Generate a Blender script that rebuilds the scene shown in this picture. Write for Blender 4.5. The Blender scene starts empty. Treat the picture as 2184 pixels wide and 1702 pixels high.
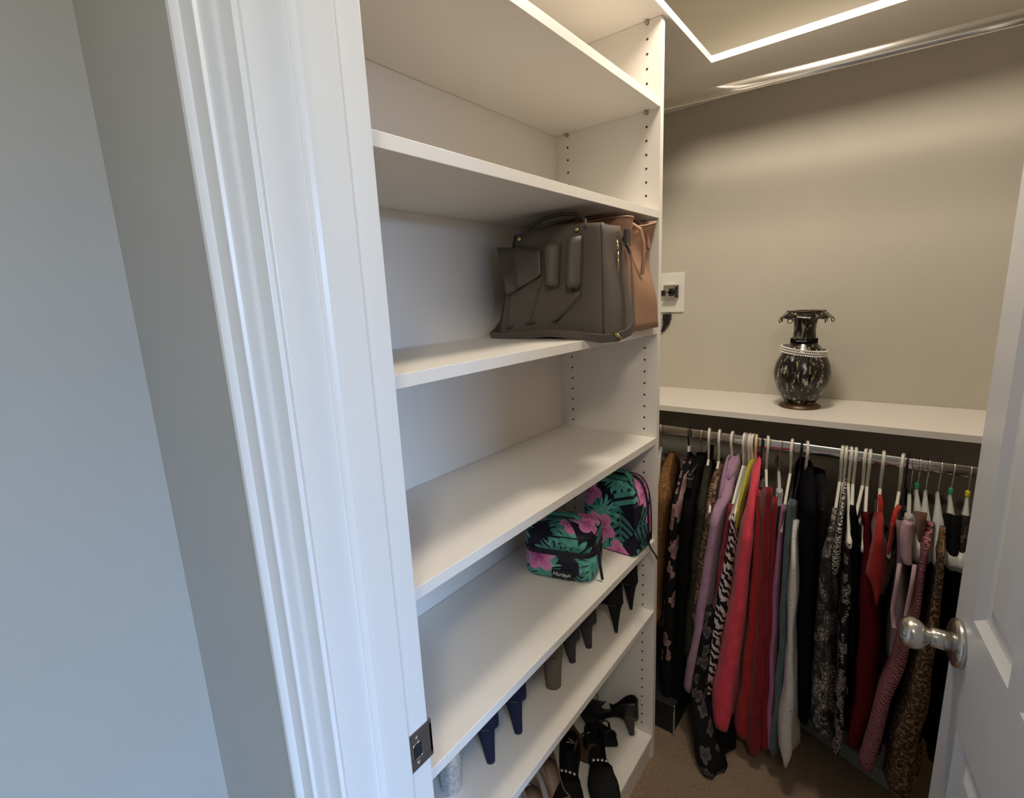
import bpy, bmesh, math, random
from mathutils import Vector, Matrix, Euler

# ------------------------------------------------------------------ camera, world, lamps, exposure
scene = bpy.context.scene
COL = scene.collection
PI = math.pi

cam_data = bpy.data.cameras.new('camera')
cam = bpy.data.objects.new('camera', cam_data)
COL.objects.link(cam)
yaw, pitch, roll = math.radians(38.5226), math.radians(-11.4809), math.radians(-2.6687)
fwd = Vector((-math.sin(yaw) * math.cos(pitch), math.cos(yaw) * math.cos(pitch), math.sin(pitch)))
rgt = Vector((math.cos(yaw), math.sin(yaw), 0))
upv = rgt.cross(fwd)
rgt2 = rgt * math.cos(roll) + upv * math.sin(roll)
upv2 = upv * math.cos(roll) - rgt * math.sin(roll)
mw = Matrix((rgt2, upv2, -fwd)).transposed().to_4x4()
mw.translation = Vector((0.5006, -1.2552, 1.4184))
cam.matrix_world = mw
cam_data.sensor_fit = 'HORIZONTAL'
cam_data.sensor_width = 36.0
cam_data.lens = 1048.35 / 2184 * 36.0
cam_data.clip_start = 0.01
scene.camera = cam

world = bpy.data.worlds.new('world')
scene.world = world
world.use_nodes = True
bg = world.node_tree.nodes['Background']
bg.inputs[0].default_value = (0.55, 0.72, 1.0, 1)
bg.inputs[1].default_value = 1.2

def add_light(name, kind, loc, color, power, **kw):
    d = bpy.data.lights.new(name, kind)
    d.color = color
    d.energy = power
    for k, v in kw.items():
        setattr(d, k, v)
    o = bpy.data.objects.new(name, d)
    o.location = loc
    COL.objects.link(o)
    return o

# the closet's own lamp, above the picture
add_light('closet_lamp', 'SPOT', (0.235, -0.09, 2.31), (1.0, 0.88, 0.735), 35.0, shadow_soft_size=0.11, spot_size=math.radians(170), spot_blend=0.28)     # bowl fixture, shining down and sideways
# bright sky above the rooftops, seen from the closet door through the bedroom window to the right of the photographer
day = add_light('sky_daylight', 'AREA', (6.2, -3.6, 2.45), (0.36, 0.59, 1.0), 720.0, shape='RECTANGLE', size=2.6, size_y=1.2)
day.rotation_euler = (Vector((0.0, -1.0, 0.7)) - Vector((6.2, -3.6, 2.45))).to_track_quat('-Z', 'Y').to_euler()
# the ceiling lamp of the bedroom outside the closet door
add_light('bedroom_lamp', 'POINT', (0.95, -1.85, 2.30), (1.0, 0.91, 0.74), 28.0, shadow_soft_size=0.12)

vs = scene.view_settings
vs.view_transform = 'Standard'
vs.look = 'None'
vs.gamma = 1.0
vs.use_curve_mapping = False
vs.exposure = 0.0

FLOOR = -0.0236
LOCAL = set()      # roots whose parts are modelled about the root's own origin
random.seed(7)

# ------------------------------------------------------------------ helpers
def tag(o, label=None, cat=None, group=None, kind=None):
    if label: o['label'] = label
    if cat: o['category'] = cat
    if group: o['group'] = group
    if kind: o['kind'] = kind
    return o

def empty(name, loc=(0, 0, 0), rz=0.0, label=None, cat=None, group=None):
    o = bpy.data.objects.new(name, None)
    o.empty_display_size = 0.03
    o.location = loc
    o.rotation_euler = (0, 0, rz)
    COL.objects.link(o)
    return tag(o, label, cat, group)

class MB:
    """collects vertices, faces and uvs of one mesh"""
    def __init__(s):
        s.v, s.f, s.uv = [], [], {}
    def add(s, verts, faces, uvs=None):
        b = len(s.v)
        s.v += [tuple(p) for p in verts]
        for i, f in enumerate(faces):
            s.f.append(tuple(b + k for k in f))
            if uvs: s.uv[len(s.f) - 1] = uvs[i]
        return s
    def box(s, lo, hi, M=None):
        x0, y0, z0 = lo; x1, y1, z1 = hi
        p = [Vector(c) for c in ((x0,y0,z0),(x1,y0,z0),(x1,y1,z0),(x0,y1,z0),(x0,y0,z1),(x1,y0,z1),(x1,y1,z1),(x0,y1,z1))]
        if M: p = [M @ q for q in p]
        return s.add(p, [(0,3,2,1),(4,5,6,7),(0,1,5,4),(1,2,6,5),(2,3,7,6),(3,0,4,7)])
    def rings(s, rings, close=True, cap0=True, cap1=True, uvs=None):
        n = len(rings[0]); v = [p for r in rings for p in r]; f = []; u = []
        m = n if close else n - 1
        for i in range(len(rings) - 1):
            for j in range(m):
                k = (j + 1) % n
                f.append((i*n+j, i*n+k, (i+1)*n+k, (i+1)*n+j))
                if uvs: u.append((uvs[i][j], uvs[i][j+1], uvs[i+1][j+1], uvs[i+1][j]))
        if cap0:
            f.append(tuple(range(n - 1, -1, -1)))
            if uvs: u.append(tuple(uvs[0][j] for j in range(n - 1, -1, -1)))
        if cap1:
            b = (len(rings) - 1) * n
            f.append(tuple(b + j for j in range(n)))
            if uvs: u.append(tuple(uvs[-1][j] for j in range(n)))
        return s.add(v, f, u if uvs else None)
    def tube(s, pts, r, n=8, closed=False, rx=None):
        """tube along pts; r a number or one per point"""
        pts = [Vector(p) for p in pts]; N = len(pts); rs = []
        nrm = None
        for i, p in enumerate(pts):
            a = pts[(i - 1) % N] if (closed or i > 0) else p
            b = pts[(i + 1) % N] if (closed or i < N - 1) else p
            t = (b - a).normalized()
            if nrm is None:
                nrm = t.orthogonal().normalized()
            nrm = (nrm - t * nrm.dot(t)).normalized()
            bn = t.cross(nrm)
            rr = r[i] if isinstance(r, (list, tuple)) else r
            rs.append([p + (nrm * math.cos(2*PI*k/n) + bn * math.sin(2*PI*k/n)) * rr for k in range(n)])
        if closed: rs.append(rs[0])
        return s.rings(rs, cap0=not closed, cap1=not closed)
    def strap(s, pts, width, thick, side):
        """flat strap along pts, its width along the vector side"""
        pts = [Vector(p) for p in pts]; rs = []
        for i, p in enumerate(pts):
            t = (pts[min(i+1, len(pts)-1)] - pts[max(i-1, 0)]).normalized()
            w = Vector(side); w = (w - t * w.dot(t)).normalized(); nn = t.cross(w)
            a, b = w * width / 2, nn * thick / 2
            rs.append([p - a - b, p + a - b, p + a + b, p - a + b])
        return s.rings(rs)
    def lathe(s, prof, n=32, c=(0, 0, 0), M=None, cap0=True, cap1=True, wob=None):
        rs = []
        for r, z in prof:
            ring = []
            for k in range(n):
                a = 2*PI*k/n
                q = Vector((r*math.cos(a), r*math.sin(a), z))
                if wob: q = wob(q, r, z, a)
                if M: q = M @ q
                ring.append(q + Vector(c))
            rs.append(ring)
        return s.rings(rs, cap0=cap0, cap1=cap1)
    def extrude(s, poly, z0, z1):
        n = len(poly)
        v = [(x, y, z0) for x, y in poly] + [(x, y, z1) for x, y in poly]
        f = [tuple(range(n - 1, -1, -1)), tuple(range(n, 2*n))] + [(i, (i+1) % n, n + (i+1) % n, n + i) for i in range(n)]
        return s.add(v, f)
    def build(s, name, mat, parent=None, smooth=False, bevel=0.0, solid=0.0, subsurf=0, auto=None):
        me = bpy.data.meshes.new(name)
        me.from_pydata(s.v, [], s.f)
        if s.uv:
            L = me.uv_layers.new(name='UVMap')
            for p in me.polygons:
                q = s.uv.get(p.index)
                if q:
                    for li, uv in zip(p.loop_indices, q): L.data[li].uv = uv
        bm = bmesh.new(); bm.from_mesh(me)
        bmesh.ops.recalc_face_normals(bm, faces=bm.faces)
        bm.to_mesh(me); bm.free()
        for p in me.polygons: p.use_smooth = smooth
        o = bpy.data.objects.new(name, me)
        COL.objects.link(o)
        for m in (mat if isinstance(mat, (list, tuple)) else [mat]): me.materials.append(m)
        if bevel:
            b = o.modifiers.new('bevel', 'BEVEL'); b.width = bevel; b.segments = 2; b.limit_method = 'ANGLE'; b.angle_limit = 0.6
        if solid:
            b = o.modifiers.new('solid', 'SOLIDIFY'); b.thickness = solid; b.offset = -1
        if subsurf:
            b = o.modifiers.new('sub', 'SUBSURF'); b.levels = subsurf; b.render_levels = subsurf
        if auto is not None:
            try:
                me.set_sharp_from_angle(angle=auto)
            except Exception:
                pass
        if parent:
            o.parent = parent
            bpy.context.view_layer.update()
            o.matrix_parent_inverse = Matrix.Identity(4)
            if parent.type != 'MESH' and parent.name not in LOCAL:
                o.matrix_parent_inverse = parent.matrix_world.inverted()
        return o

def box(name, lo, hi, mat, parent=None, bevel=0.0):
    return MB().box(lo, hi).build(name, mat, parent, bevel=bevel)

def copy_tree(o, parent=None):
    c = o.copy(); COL.objects.link(c)
    if parent: c.parent = parent; c.matrix_parent_inverse = o.matrix_parent_inverse.copy()
    for ch in list(o.children): copy_tree(ch, c)
    return c

def lerp(a, b, t): return a + (b - a) * t
def smooth01(t):
    t = max(0, min(1, t)); return t*t*(3 - 2*t)

# ------------------------------------------------------------------ materials
class NT:
    def __init__(s, name):
        s.m = bpy.data.materials.new(name); s.m.use_nodes = True
        s.t = s.m.node_tree; s.t.nodes.clear()
        s.out = s.n('ShaderNodeOutputMaterial'); s.p = s.n('ShaderNodeBsdfPrincipled')
        s.l(s.p.outputs[0], s.out.inputs[0])
    def n(s, kind, **kw):
        o = s.t.nodes.new(kind)
        for k, v in kw.items(): setattr(o, k, v)
        return o
    def l(s, a, b): s.t.links.new(a, b)
    def set(s, node, key, val):
        i = node.inputs[key]
        if hasattr(val, 'is_output') or isinstance(val, bpy.types.NodeSocket): s.l(val, i)
        else: i.default_value = val
    def math(s, op, a, b=None, clamp=False):
        o = s.n('ShaderNodeMath', operation=op); o.use_clamp = clamp
        s.set(o, 0, a)
        if b is not None: s.set(o, 1, b)
        return o.outputs[0]
    def mix(s, fac, a, b):
        o = s.n('ShaderNodeMix', data_type='RGBA')
        s.set(o, 0, fac)
        for i, v in ((6, a), (7, b)):
            s.set(o, i, v if isinstance(v, bpy.types.NodeSocket) else (*v, 1) if len(v) == 3 else v)
        return o.outputs[2]
    def uv(s): return s.n('ShaderNodeTexCoord').outputs['UV']
    def obj(s): return s.n('ShaderNodeTexCoord').outputs['Object']
    def mapping(s, vec, scale=(1, 1, 1), rot=(0, 0, 0), loc=(0, 0, 0)):
        o = s.n('ShaderNodeMapping'); s.l(vec, o.inputs[0])
        o.inputs['Location'].default_value = loc; o.inputs['Rotation'].default_value = rot; o.inputs['Scale'].default_value = scale
        return o.outputs[0]
    def noise(s, vec, scale, detail=3, rough=0.5, dist=0.0):
        o = s.n('ShaderNodeTexNoise'); s.l(vec, o.inputs['Vector'])
        o.inputs['Scale'].default_value = scale; o.inputs['Detail'].default_value = detail; o.inputs['Roughness'].default_value = rough; o.inputs['Distortion'].default_value = dist
        return o.outputs[0]
    def voro(s, vec, scale, feature='F1', dim='2D', rnd=1.0):
        o = s.n('ShaderNodeTexVoronoi', feature=feature, voronoi_dimensions=dim); s.l(vec, o.inputs['Vector'])
        o.inputs['Scale'].default_value = scale; o.inputs['Randomness'].default_value = rnd
        return o
    def step(s, val, lo, hi):
        o = s.n('ShaderNodeMapRange', interpolation_type='SMOOTHSTEP'); s.set(o, 0, val)
        o.inputs[1].default_value = lo; o.inputs[2].default_value = hi
        return o.outputs[0]
    def bump(s, h, strength=0.2, dist=0.001):
        o = s.n('ShaderNodeBump'); o.inputs['Strength'].default_value = strength; o.inputs['Distance'].default_value = dist
        s.l(h, o.inputs['Height']); s.l(o.outputs[0], s.p.inputs['Normal'])
    def color(s, c): s.set(s.p, 'Base Color', c if isinstance(c, bpy.types.NodeSocket) else (*c, 1))
    def pr(s, rough=0.5, metal=0.0, spec=0.5, **kw):
        s.p.inputs['Roughness'].default_value = rough; s.p.inputs['Metallic'].default_value = metal; s.p.inputs['Specular IOR Level'].default_value = spec
        for k, v in kw.items(): s.set(s.p, k, v)
        return s.m

def plain(name, c, rough=0.5, metal=0.0, spec=0.5, nscale=0, nstr=0.1, var=0.0, **kw):
    t = NT(name)
    if var:
        f = t.noise(t.obj(), 6, 4)
        t.color(t.mix(t.step(f, 0.3, 0.7), [x*(1-var) for x in c], [min(1, x*(1+var)) for x in c]))
    else: t.color(c)
    if nscale: t.bump(t.noise(t.obj(), nscale, 4), nstr)
    return t.pr(rough, metal, spec, **kw)

M = {}
M['closet_wall'] = plain('closet_wall_paint', (0.57, 0.53, 0.45), 0.75, 0, 0.2, 260, 0.12, 0.015)
M['bed_wall'] = plain('bedroom_wall_paint', (0.42, 0.41, 0.37), 0.6, 0, 0.3, 260, 0.12, 0.015)
M['ceiling'] = plain('ceiling_paint', (0.70, 0.68, 0.62), 0.9, 0, 0.1, 180, 0.15)
M['trim'] = plain('trim_gloss_paint', (0.80, 0.80, 0.78), 0.32, 0, 0.5, 40, 0.02)
M['door'] = plain('door_gloss_paint', (0.74, 0.75, 0.76), 0.3, 0, 0.5, 500, 0.03)
M['melamine'] = plain('white_melamine', (0.82, 0.775, 0.71), 0.42, 0, 0.4, 900, 0.03)
M['back_panel'] = plain('shelf_back_panel', (0.76, 0.71, 0.64), 0.5, 0, 0.3, 900, 0.03)
M['hole'] = plain('peg_hole_dark', (0.03, 0.025, 0.02), 0.8)
M['pin'] = plain('shelf_pin_metal', (0.45, 0.38, 0.30), 0.35, 1.0)
M['chrome'] = plain('polished_chrome', (0.80, 0.78, 0.75), 0.15, 1.0)
M['nickel'] = plain('satin_nickel', (0.62, 0.60, 0.56), 0.24, 1.0, nscale=500, nstr=0.02)
M['steel'] = plain('brushed_strike_steel', (0.30, 0.28, 0.27), 0.38, 0.9, nscale=300, nstr=0.1)
M['black_hole'] = plain('dark_recess', (0.012, 0.012, 0.014), 0.9)
M['gold'] = plain('gold_metal', (0.80, 0.60, 0.28), 0.2, 1.0)
M['white_plastic'] = plain('white_hanger_plastic', (0.82, 0.80, 0.70), 0.35)
M['grey_plastic'] = plain('grey_hanger_plastic', (0.36, 0.33, 0.31), 0.4)
M['peach_plastic'] = plain('peach_hanger_plastic', (0.80, 0.58, 0.34), 0.35)
M['black_velvet'] = plain('black_velvet_flock', (0.012, 0.011, 0.013), 0.9, 0, 0.1)
M['clear_plastic'] = plain('clear_hanger_plastic', (0.80, 0.82, 0.78), 0.38, 0, 0.5, **{'Transmission Weight': 0.5, 'IOR': 1.45})
M['green_tag'] = plain('green_size_ring', (0.05, 0.42, 0.24), 0.4)
M['yellow_tag'] = plain('yellow_size_ring', (0.85, 0.66, 0.03), 0.4)
M['white_tag'] = plain('white_size_tab', (0.85, 0.85, 0.85), 0.4)
M['plate'] = plain('white_wall_plate', (0.80, 0.78, 0.72), 0.4)
M['black_plastic'] = plain('black_plastic', (0.01, 0.01, 0.01), 0.4)
M['taupe'] = plain('taupe_leather', (0.105, 0.088, 0.073), 0.5, 0, 0.4, 700, 0.2)
M['taupe_edge'] = plain('taupe_leather_edge', (0.055, 0.045, 0.038), 0.5)
M['taupe_in'] = plain('handbag_lining', (0.02, 0.018, 0.018), 0.8)
M['tan'] = plain('tan_leather', (0.34, 0.185, 0.115), 0.5, 0, 0.4, 500, 0.2, 0.05)
M['tan_edge'] = plain('tan_leather_edge', (0.45, 0.27, 0.19), 0.5)
M['pearl'] = plain('pearl_bead', (0.80, 0.76, 0.72), 0.2, 0, 0.7)
M['zip_black'] = plain('black_zipper_tape', (0.006, 0.006, 0.014), 0.6, nscale=900, nstr=0.2)
M['label_black'] = plain('black_label', (0.008, 0.008, 0.01), 0.6)
M['print_white'] = plain('white_print', (0.8, 0.8, 0.8), 0.6)
M['box_grey'] = plain('pale_box_plastic', (0.26, 0.28, 0.26), 0.45)
M['box_black'] = plain('black_box_card', (0.012, 0.012, 0.014), 0.6)
M['box_edge'] = plain('worn_pale_edge', (0.42, 0.39, 0.36), 0.6)

def carpet():
    t = NT('beige_carpet')
    f = t.noise(t.obj(), 220, 4, 0.7); g = t.noise(t.obj(), 14, 4, 0.6)
    c = t.mix(t.step(f, 0.3, 0.7), (0.21, 0.145, 0.10), (0.42, 0.305, 0.215))
    t.color(t.mix(t.step(g, 0.35, 0.7), c, (0.34, 0.245, 0.17)))
    t.bump(f, 0.9, 0.006)
    return t.pr(0.95, 0, 0.05)
M['carpet'] = carpet()

def marble_glass():
    t = NT('black_marbled_glaze')
    co = t.obj()
    w = t.noise(t.mapping(co, (80, 80, 17)), 1.0, 4, 0.6, 0.5)
    w2 = t.noise(t.mapping(co, (110, 110, 26), loc=(3, 1, 5)), 1.0, 4, 0.6, 0.5)
    c = t.mix(t.step(w, 0.55, 0.66), (0.006, 0.005, 0.006), (0.46, 0.43, 0.37))
    c = t.mix(t.step(w2, 0.58, 0.66), c, (0.30, 0.24, 0.11))
    t.color(c)
    return t.pr(0.22, 0, 0.5)
M['marble'] = marble_glass()
M['bronze'] = plain('aged_bronze', (0.10, 0.06, 0.035), 0.4, 0.7, nscale=260, nstr=0.5, var=0.4)

def flower_mask(t, uv, scale, size=0.36, petals=5, rnd=0.8, loc=(0, 0, 0)):
    """five-petalled blossom outlines scattered over uv (metres)"""
    vec = t.mapping(uv, (1, 1, 1), loc=loc)
    v = t.voro(vec, scale, rnd=rnd)
    sc = t.n('ShaderNodeVectorMath', operation='SCALE'); t.l(vec, sc.inputs[0]); sc.inputs['Scale'].default_value = scale
    ps = t.n('ShaderNodeVectorMath', operation='SCALE'); t.l(v.outputs['Position'], ps.inputs[0]); ps.inputs['Scale'].default_value = scale
    d = t.n('ShaderNodeVectorMath', operation='SUBTRACT'); t.l(sc.outputs[0], d.inputs[0]); t.l(ps.outputs[0], d.inputs[1])
    x = t.n('ShaderNodeSeparateXYZ'); t.l(d.outputs[0], x.inputs[0])
    ang = t.math('ARCTAN2', x.outputs[1], x.outputs[0])
    sepc = t.n('ShaderNodeSeparateColor'); t.l(v.outputs['Color'], sepc.inputs[0])
    ang = t.math('ADD', ang, t.math('MULTIPLY', sepc.outputs[0], 6.28))
    pet = t.math('MULTIPLY', t.math('ABSOLUTE', t.math('SINE', t.math('MULTIPLY', ang, petals / 2))), 0.38)
    rr = t.math('MULTIPLY', t.math('ADD', pet, 0.66), size)
    dist = v.outputs['Distance']
    m = t.math('LESS_THAN', dist, rr)
    return m, t.math('DIVIDE', dist, rr), sepc.outputs[1], x, ang

def frond_mask(t, uv, scale, loc, stripes=5.0, width=0.42, length=0.62, rnd=0.9):
    """palm fronds: a rib with slanting leaflets, each turned its own way"""
    vec = t.mapping(uv, (1, 1, 1), loc=loc)
    v = t.voro(vec, scale, rnd=rnd)
    sc = t.n('ShaderNodeVectorMath', operation='SCALE'); t.l(vec, sc.inputs[0]); sc.inputs['Scale'].default_value = scale
    ps = t.n('ShaderNodeVectorMath', operation='SCALE'); t.l(v.outputs['Position'], ps.inputs[0]); ps.inputs['Scale'].default_value = scale
    d = t.n('ShaderNodeVectorMath', operation='SUBTRACT'); t.l(sc.outputs[0], d.inputs[0]); t.l(ps.outputs[0], d.inputs[1])
    sepc = t.n('ShaderNodeSeparateColor'); t.l(v.outputs['Color'], sepc.inputs[0])
    rot = t.n('ShaderNodeVectorRotate', rotation_type='Z_AXIS'); t.l(d.outputs[0], rot.inputs[0]); t.l(t.math('MULTIPLY', sepc.outputs[0], 6.28), rot.inputs['Angle'])
    x = t.n('ShaderNodeSeparateXYZ'); t.l(rot.outputs[0], x.inputs[0])
    ax = t.math('ABSOLUTE', x.outputs[0])
    ph = t.math('SUBTRACT', x.outputs[1], t.math('MULTIPLY', ax, 0.75))
    st = t.math('GREATER_THAN', t.math('SINE', t.math('MULTIPLY', ph, 6.28 * stripes)), -0.35)
    lim = t.math('MULTIPLY', t.math('SUBTRACT', length, t.math('ABSOLUTE', x.outputs[1])), width / length * 1.2)
    ins = t.math('LESS_THAN', ax, lim)
    rib = t.math('LESS_THAN', ax, 0.022)
    return t.math('MULTIPLY', ins, t.math('MAXIMUM', st, rib)), sepc.outputs[1]

def tropical():
    t = NT('tropical_floral_print')
    uv = t.uv()
    nz = t.noise(uv, 70, 3); streak = t.noise(uv, 120, 3)
    teal = t.mix(t.step(nz, 0.3, 0.7), (0.045, 0.27, 0.22), (0.17, 0.52, 0.43))
    c = (0.006, 0.007, 0.022)
    f2, r2 = frond_mask(t, uv, 9.5, (0.33, 0.11, 0), 5, 0.5, 0.62)
    c = t.mix(t.math('MULTIPLY', f2, t.math('GREATER_THAN', r2, 0.25)), c, (0.06, 0.20, 0.20))
    # broad torn-edged leaves in teal with dark slits
    m, rad, rnd, x, ang = flower_mask(t, uv, 9.0, 0.46, 14, 0.85, (0.71, 0.47, 0))
    slit = t.math('GREATER_THAN', t.math('SINE', t.math('MULTIPLY', ang, 11.0)), -0.72)
    slit = t.math('MAXIMUM', slit, t.math('LESS_THAN', rad, 0.45))
    c = t.mix(t.math('MULTIPLY', t.math('MULTIPLY', m, slit), t.math('GREATER_THAN', rnd, 0.08)), c, teal)
    f3, r3 = frond_mask(t, uv, 8.5, (0.05, 0.92, 0), 4.5, 0.55, 0.6)
    c = t.mix(t.math('MULTIPLY', f3, t.math('GREATER_THAN', r3, 0.55)), c, (0.08, 0.33, 0.28))
    fl, rad, rnd, x, ang = flower_mask(t, uv, 9.5, 0.42, 5, 0.85, (0.2, 0.63, 0))
    pink = t.mix(t.step(rad, 0.1, 0.9), (0.40, 0.06, 0.25), (0.76, 0.25, 0.50))
    pink = t.mix(t.math('MULTIPLY', t.step(streak, 0.45, 0.7), 0.5), pink, (0.82, 0.40, 0.60))
    c = t.mix(t.math('MULTIPLY', fl, t.math('GREATER_THAN', rnd, 0.42)), c, pink)
    t.color(c)
    t.bump(t.noise(uv, 900, 2), 0.1)
    return t.pr(0.55, 0, 0.35)
M['tropical'] = tropical()

def cloth(name, c, rough=0.85, var=0.12, sheen=None):
    if sheen is None: sheen = 0.12 if max(c) > 0.1 else 0.0
    t = NT(name)
    f = t.noise(t.uv(), 26, 4)
    t.color(t.mix(t.step(f, 0.3, 0.7), [x*(1-var) for x in c], [min(1, x*(1+var)) for x in c]))
    t.bump(t.noise(t.uv(), 700, 2), 0.25, 0.0006)
    return t.pr(rough, 0, 0.2 if max(c) > 0.1 else 0.08, **{'Sheen Weight': sheen})

def zebra(name, a, b, scale=9, dist=9, rot=0.3, thr=0.5, third=None):
    t = NT(name)
    w = t.n('ShaderNodeTexWave', bands_direction='Y'); t.l(t.mapping(t.uv(), (1, 1, 1), (0, 0, rot)), w.inputs[0])
    w.inputs['Scale'].default_value = scale; w.inputs['Distortion'].default_value = dist; w.inputs['Detail'].default_value = 2.5; w.inputs['Detail Scale'].default_value = 1.6
    m = t.step(w.outputs[1], thr - 0.05, thr + 0.05)
    col = b
    if third: col = t.mix(t.step(t.noise(t.uv(), 7, 2), 0.4, 0.6), b, third)
    t.color(t.mix(m, a, col))
    return t.pr(0.85, 0, 0.2)

def leopard(name, base, ring, core, scale=55):
    t = NT(name)
    uv = t.uv(); n = t.n('ShaderNodeTexNoise'); t.l(uv, n.inputs[0]); n.inputs['Scale'].default_value = 60
    ad = t.n('ShaderNodeVectorMath', operation='MULTIPLY_ADD'); t.l(n.outputs[1], ad.inputs[0]); ad.inputs[1].default_value = (0.012, 0.012, 0); t.l(uv, ad.inputs[2])
    v = t.voro(ad.outputs[0], scale)
    d = v.outputs['Distance']
    m = t.math('MULTIPLY', t.step(d, 0.24, 0.30), t.math('SUBTRACT', 1.0, t.step(d, 0.46, 0.54)))
    gaps = t.step(t.noise(uv, 130, 1), 0.36, 0.44)
    c = t.mix(t.step(d, 0.25, 0.4), core, base)
    t.color(t.mix(t.math('MULTIPLY', m, gaps), c, ring))
    return t.pr(0.85, 0, 0.2)

def floral(name, base, petal, petal2, scale=14, size=0.36, dens=0.45, leaf=None):
    t = NT(name); uv = t.uv()
    c = base
    if leaf:
        lf, r = frond_mask(t, uv, scale * 1.3, (0.3, 0.8, 0), 4, 0.4, 0.5)
        c = t.mix(lf, c, leaf)
    m, rad, rnd, x, ang = flower_mask(t, uv, scale, size)
    pc = t.mix(t.step(rad, 0.15, 0.95), petal2, petal)
    pc = t.mix(t.step(t.noise(uv, 120, 3), 0.5, 0.75), pc, petal2)
    t.color(t.mix(t.math('MULTIPLY', m, t.math('GREATER_THAN', rnd, dens)), c, pc))
    return t.pr(0.85, 0, 0.2)

def speckle(name, a, b, scale=120, lo=0.5, hi=0.58, stretch=(1, 1, 1), c3=None, bump=0.3):
    t = NT(name); uv = t.mapping(t.uv(), stretch)
    f = t.noise(uv, scale, 4, 0.6, 0.6)
    c = t.mix(t.step(f, lo, hi), a, b)
    if c3: c = t.mix(t.step(t.noise(t.uv(), 18, 3), 0.5, 0.6), c, c3)
    t.color(c)
    t.bump(f, bump, 0.001)
    return t.pr(0.85, 0, 0.2)

def snake(name, dark, light, scale=75, mid=None):
    t = NT(name); uv = t.uv()
    v = t.voro(t.mapping(uv, (1.0, 0.75, 1)), scale, 'DISTANCE_TO_EDGE')
    g = t.noise(uv, 14, 3, 0.6, 1.0)
    scalecol = t.mix(t.step(g, 0.42, 0.58), dark, light)
    t.color(t.mix(t.step(v.outputs['Distance'], 0.05, 0.16), mid or dark, scalecol))
    return t.pr(0.8, 0, 0.25)

def glitter(name, c):
    t = NT(name)
    v = t.voro(t.obj(), 520, dim='3D')
    sepc = t.n('ShaderNodeSeparateColor'); t.l(v.outputs['Color'], sepc.inputs[0])
    t.color(t.mix(sepc.outputs[0], [x*0.5 for x in c], c))
    nm = t.n('ShaderNodeBump'); nm.inputs['Strength'].default_value = 1.0; nm.inputs['Distance'].default_value = 0.002
    t.l(sepc.outputs[1], nm.inputs['Height']); t.l(nm.outputs[0], t.p.inputs['Normal'])
    return t.pr(0.2, 0.8, 0.6)
M['glitter'] = glitter('silver_glitter', (0.95, 0.97, 1.0))

# ------------------------------------------------------------------ setting
def struct(name, mb, mat, parent=None, label=None, **kw):
    o = mb.build(name, mat, parent, **kw)
    if not parent: tag(o, label, kind='structure')
    return o

CE = 2.44
struct('floor', MB().box((-0.5, -4.2, FLOOR - 0.1), (3.0, 0.75, FLOOR)), M['carpet'])
struct('ceiling', MB().box((-0.5, -4.2, CE), (3.0, 0.75, CE + 0.1)), M['ceiling'])
struct('wall_back', MB().box((-0.42, 0.646, FLOOR), (1.42, 0.75, CE)), M['closet_wall'])
struct('wall_inner', MB().box((-0.42, -0.897, FLOOR), (-0.308, 0.646, CE)), M['closet_wall'])
struct('wall_right', MB().box((1.30, -0.897, FLOOR), (1.42, 0.646, CE)), M['closet_wall'])
HX = 0.704          # hinge side of the opening
XJ = 0.044          # latch side of the opening
DT = 2.03           # height of the opening
w = MB()
w.box((-0.39, -1.02, FLOOR), (XJ - 0.022, -0.897, CE))
w.box((HX + 0.022, -1.02, FLOOR), (3.0, -0.897, CE))
w.box((XJ - 0.022, -1.02, DT + 0.022), (HX + 0.022, -0.897, CE))
struct('wall_front', w, M['bed_wall'])
struct('wall_left', MB().box((-0.5, -4.2, FLOOR), (-0.39, -0.897, CE)), M['bed_wall'])
struct('wall_rear', MB().box((-0.39, -4.2, FLOOR), (3.0, -4.1, CE)), M['bed_wall'])
w = MB()          # bedroom wall to the right of the photographer, with its window opening
WY0, WY1, WZ0, WZ1 = -3.3, -1.9, 0.5, 1.95
w.box((3.0, -4.2, FLOOR), (3.1, WY0, CE)); w.box((3.0, WY1, FLOOR), (3.1, -0.897, CE))
w.box((3.0, WY0, FLOOR), (3.1, WY1, WZ0)); w.box((3.0, WY0, WZ1), (3.1, WY1, CE))
struct('wall_side', w, M['bed_wall'])
w = MB()
for lo, hi in (((WY0, WZ0), (WY0 + 0.05, WZ1)), ((WY1 - 0.05, WZ0), (WY1, WZ1)), ((WY0 + 0.05, WZ0), (WY1 - 0.05, WZ0 + 0.05)), ((WY0 + 0.05, WZ1 - 0.05), (WY1 - 0.05, WZ1))):
    w.box((3.0, lo[0], lo[1]), (3.1, hi[0], hi[1]))
w.box((3.03, WY0 + 0.05, 1.20), (3.07, WY1 - 0.05, 1.245))
struct('window_1', w, M['trim'])

# baseboards
bb = [(0, 0), (0.012, 0), (0.012, 0.07), (0.008, 0.078), (0.004, 0.086), (0, 0.09)]
def baseboard(name, a, b, nx, ny):
    m = MB(); r = []
    for p in (a, b):
        r.append([Vector((p[0] + nx*d, p[1] + ny*d, FLOOR + h)) for d, h in bb])
    struct(name, m.rings(r), M['trim'])
baseboard('baseboard_back', (-0.308, 0.646), (1.30, 0.646), 0, -1)
baseboard('baseboard_right', (1.30, 0.646), (1.30, -0.897), -1, 0)
baseboard('baseboard_front', (-0.39, -1.02), (-0.06, -1.02), 0, -1)
baseboard('baseboard_left', (-0.39, -4.1), (-0.39, -1.02), 1, 0)

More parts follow.
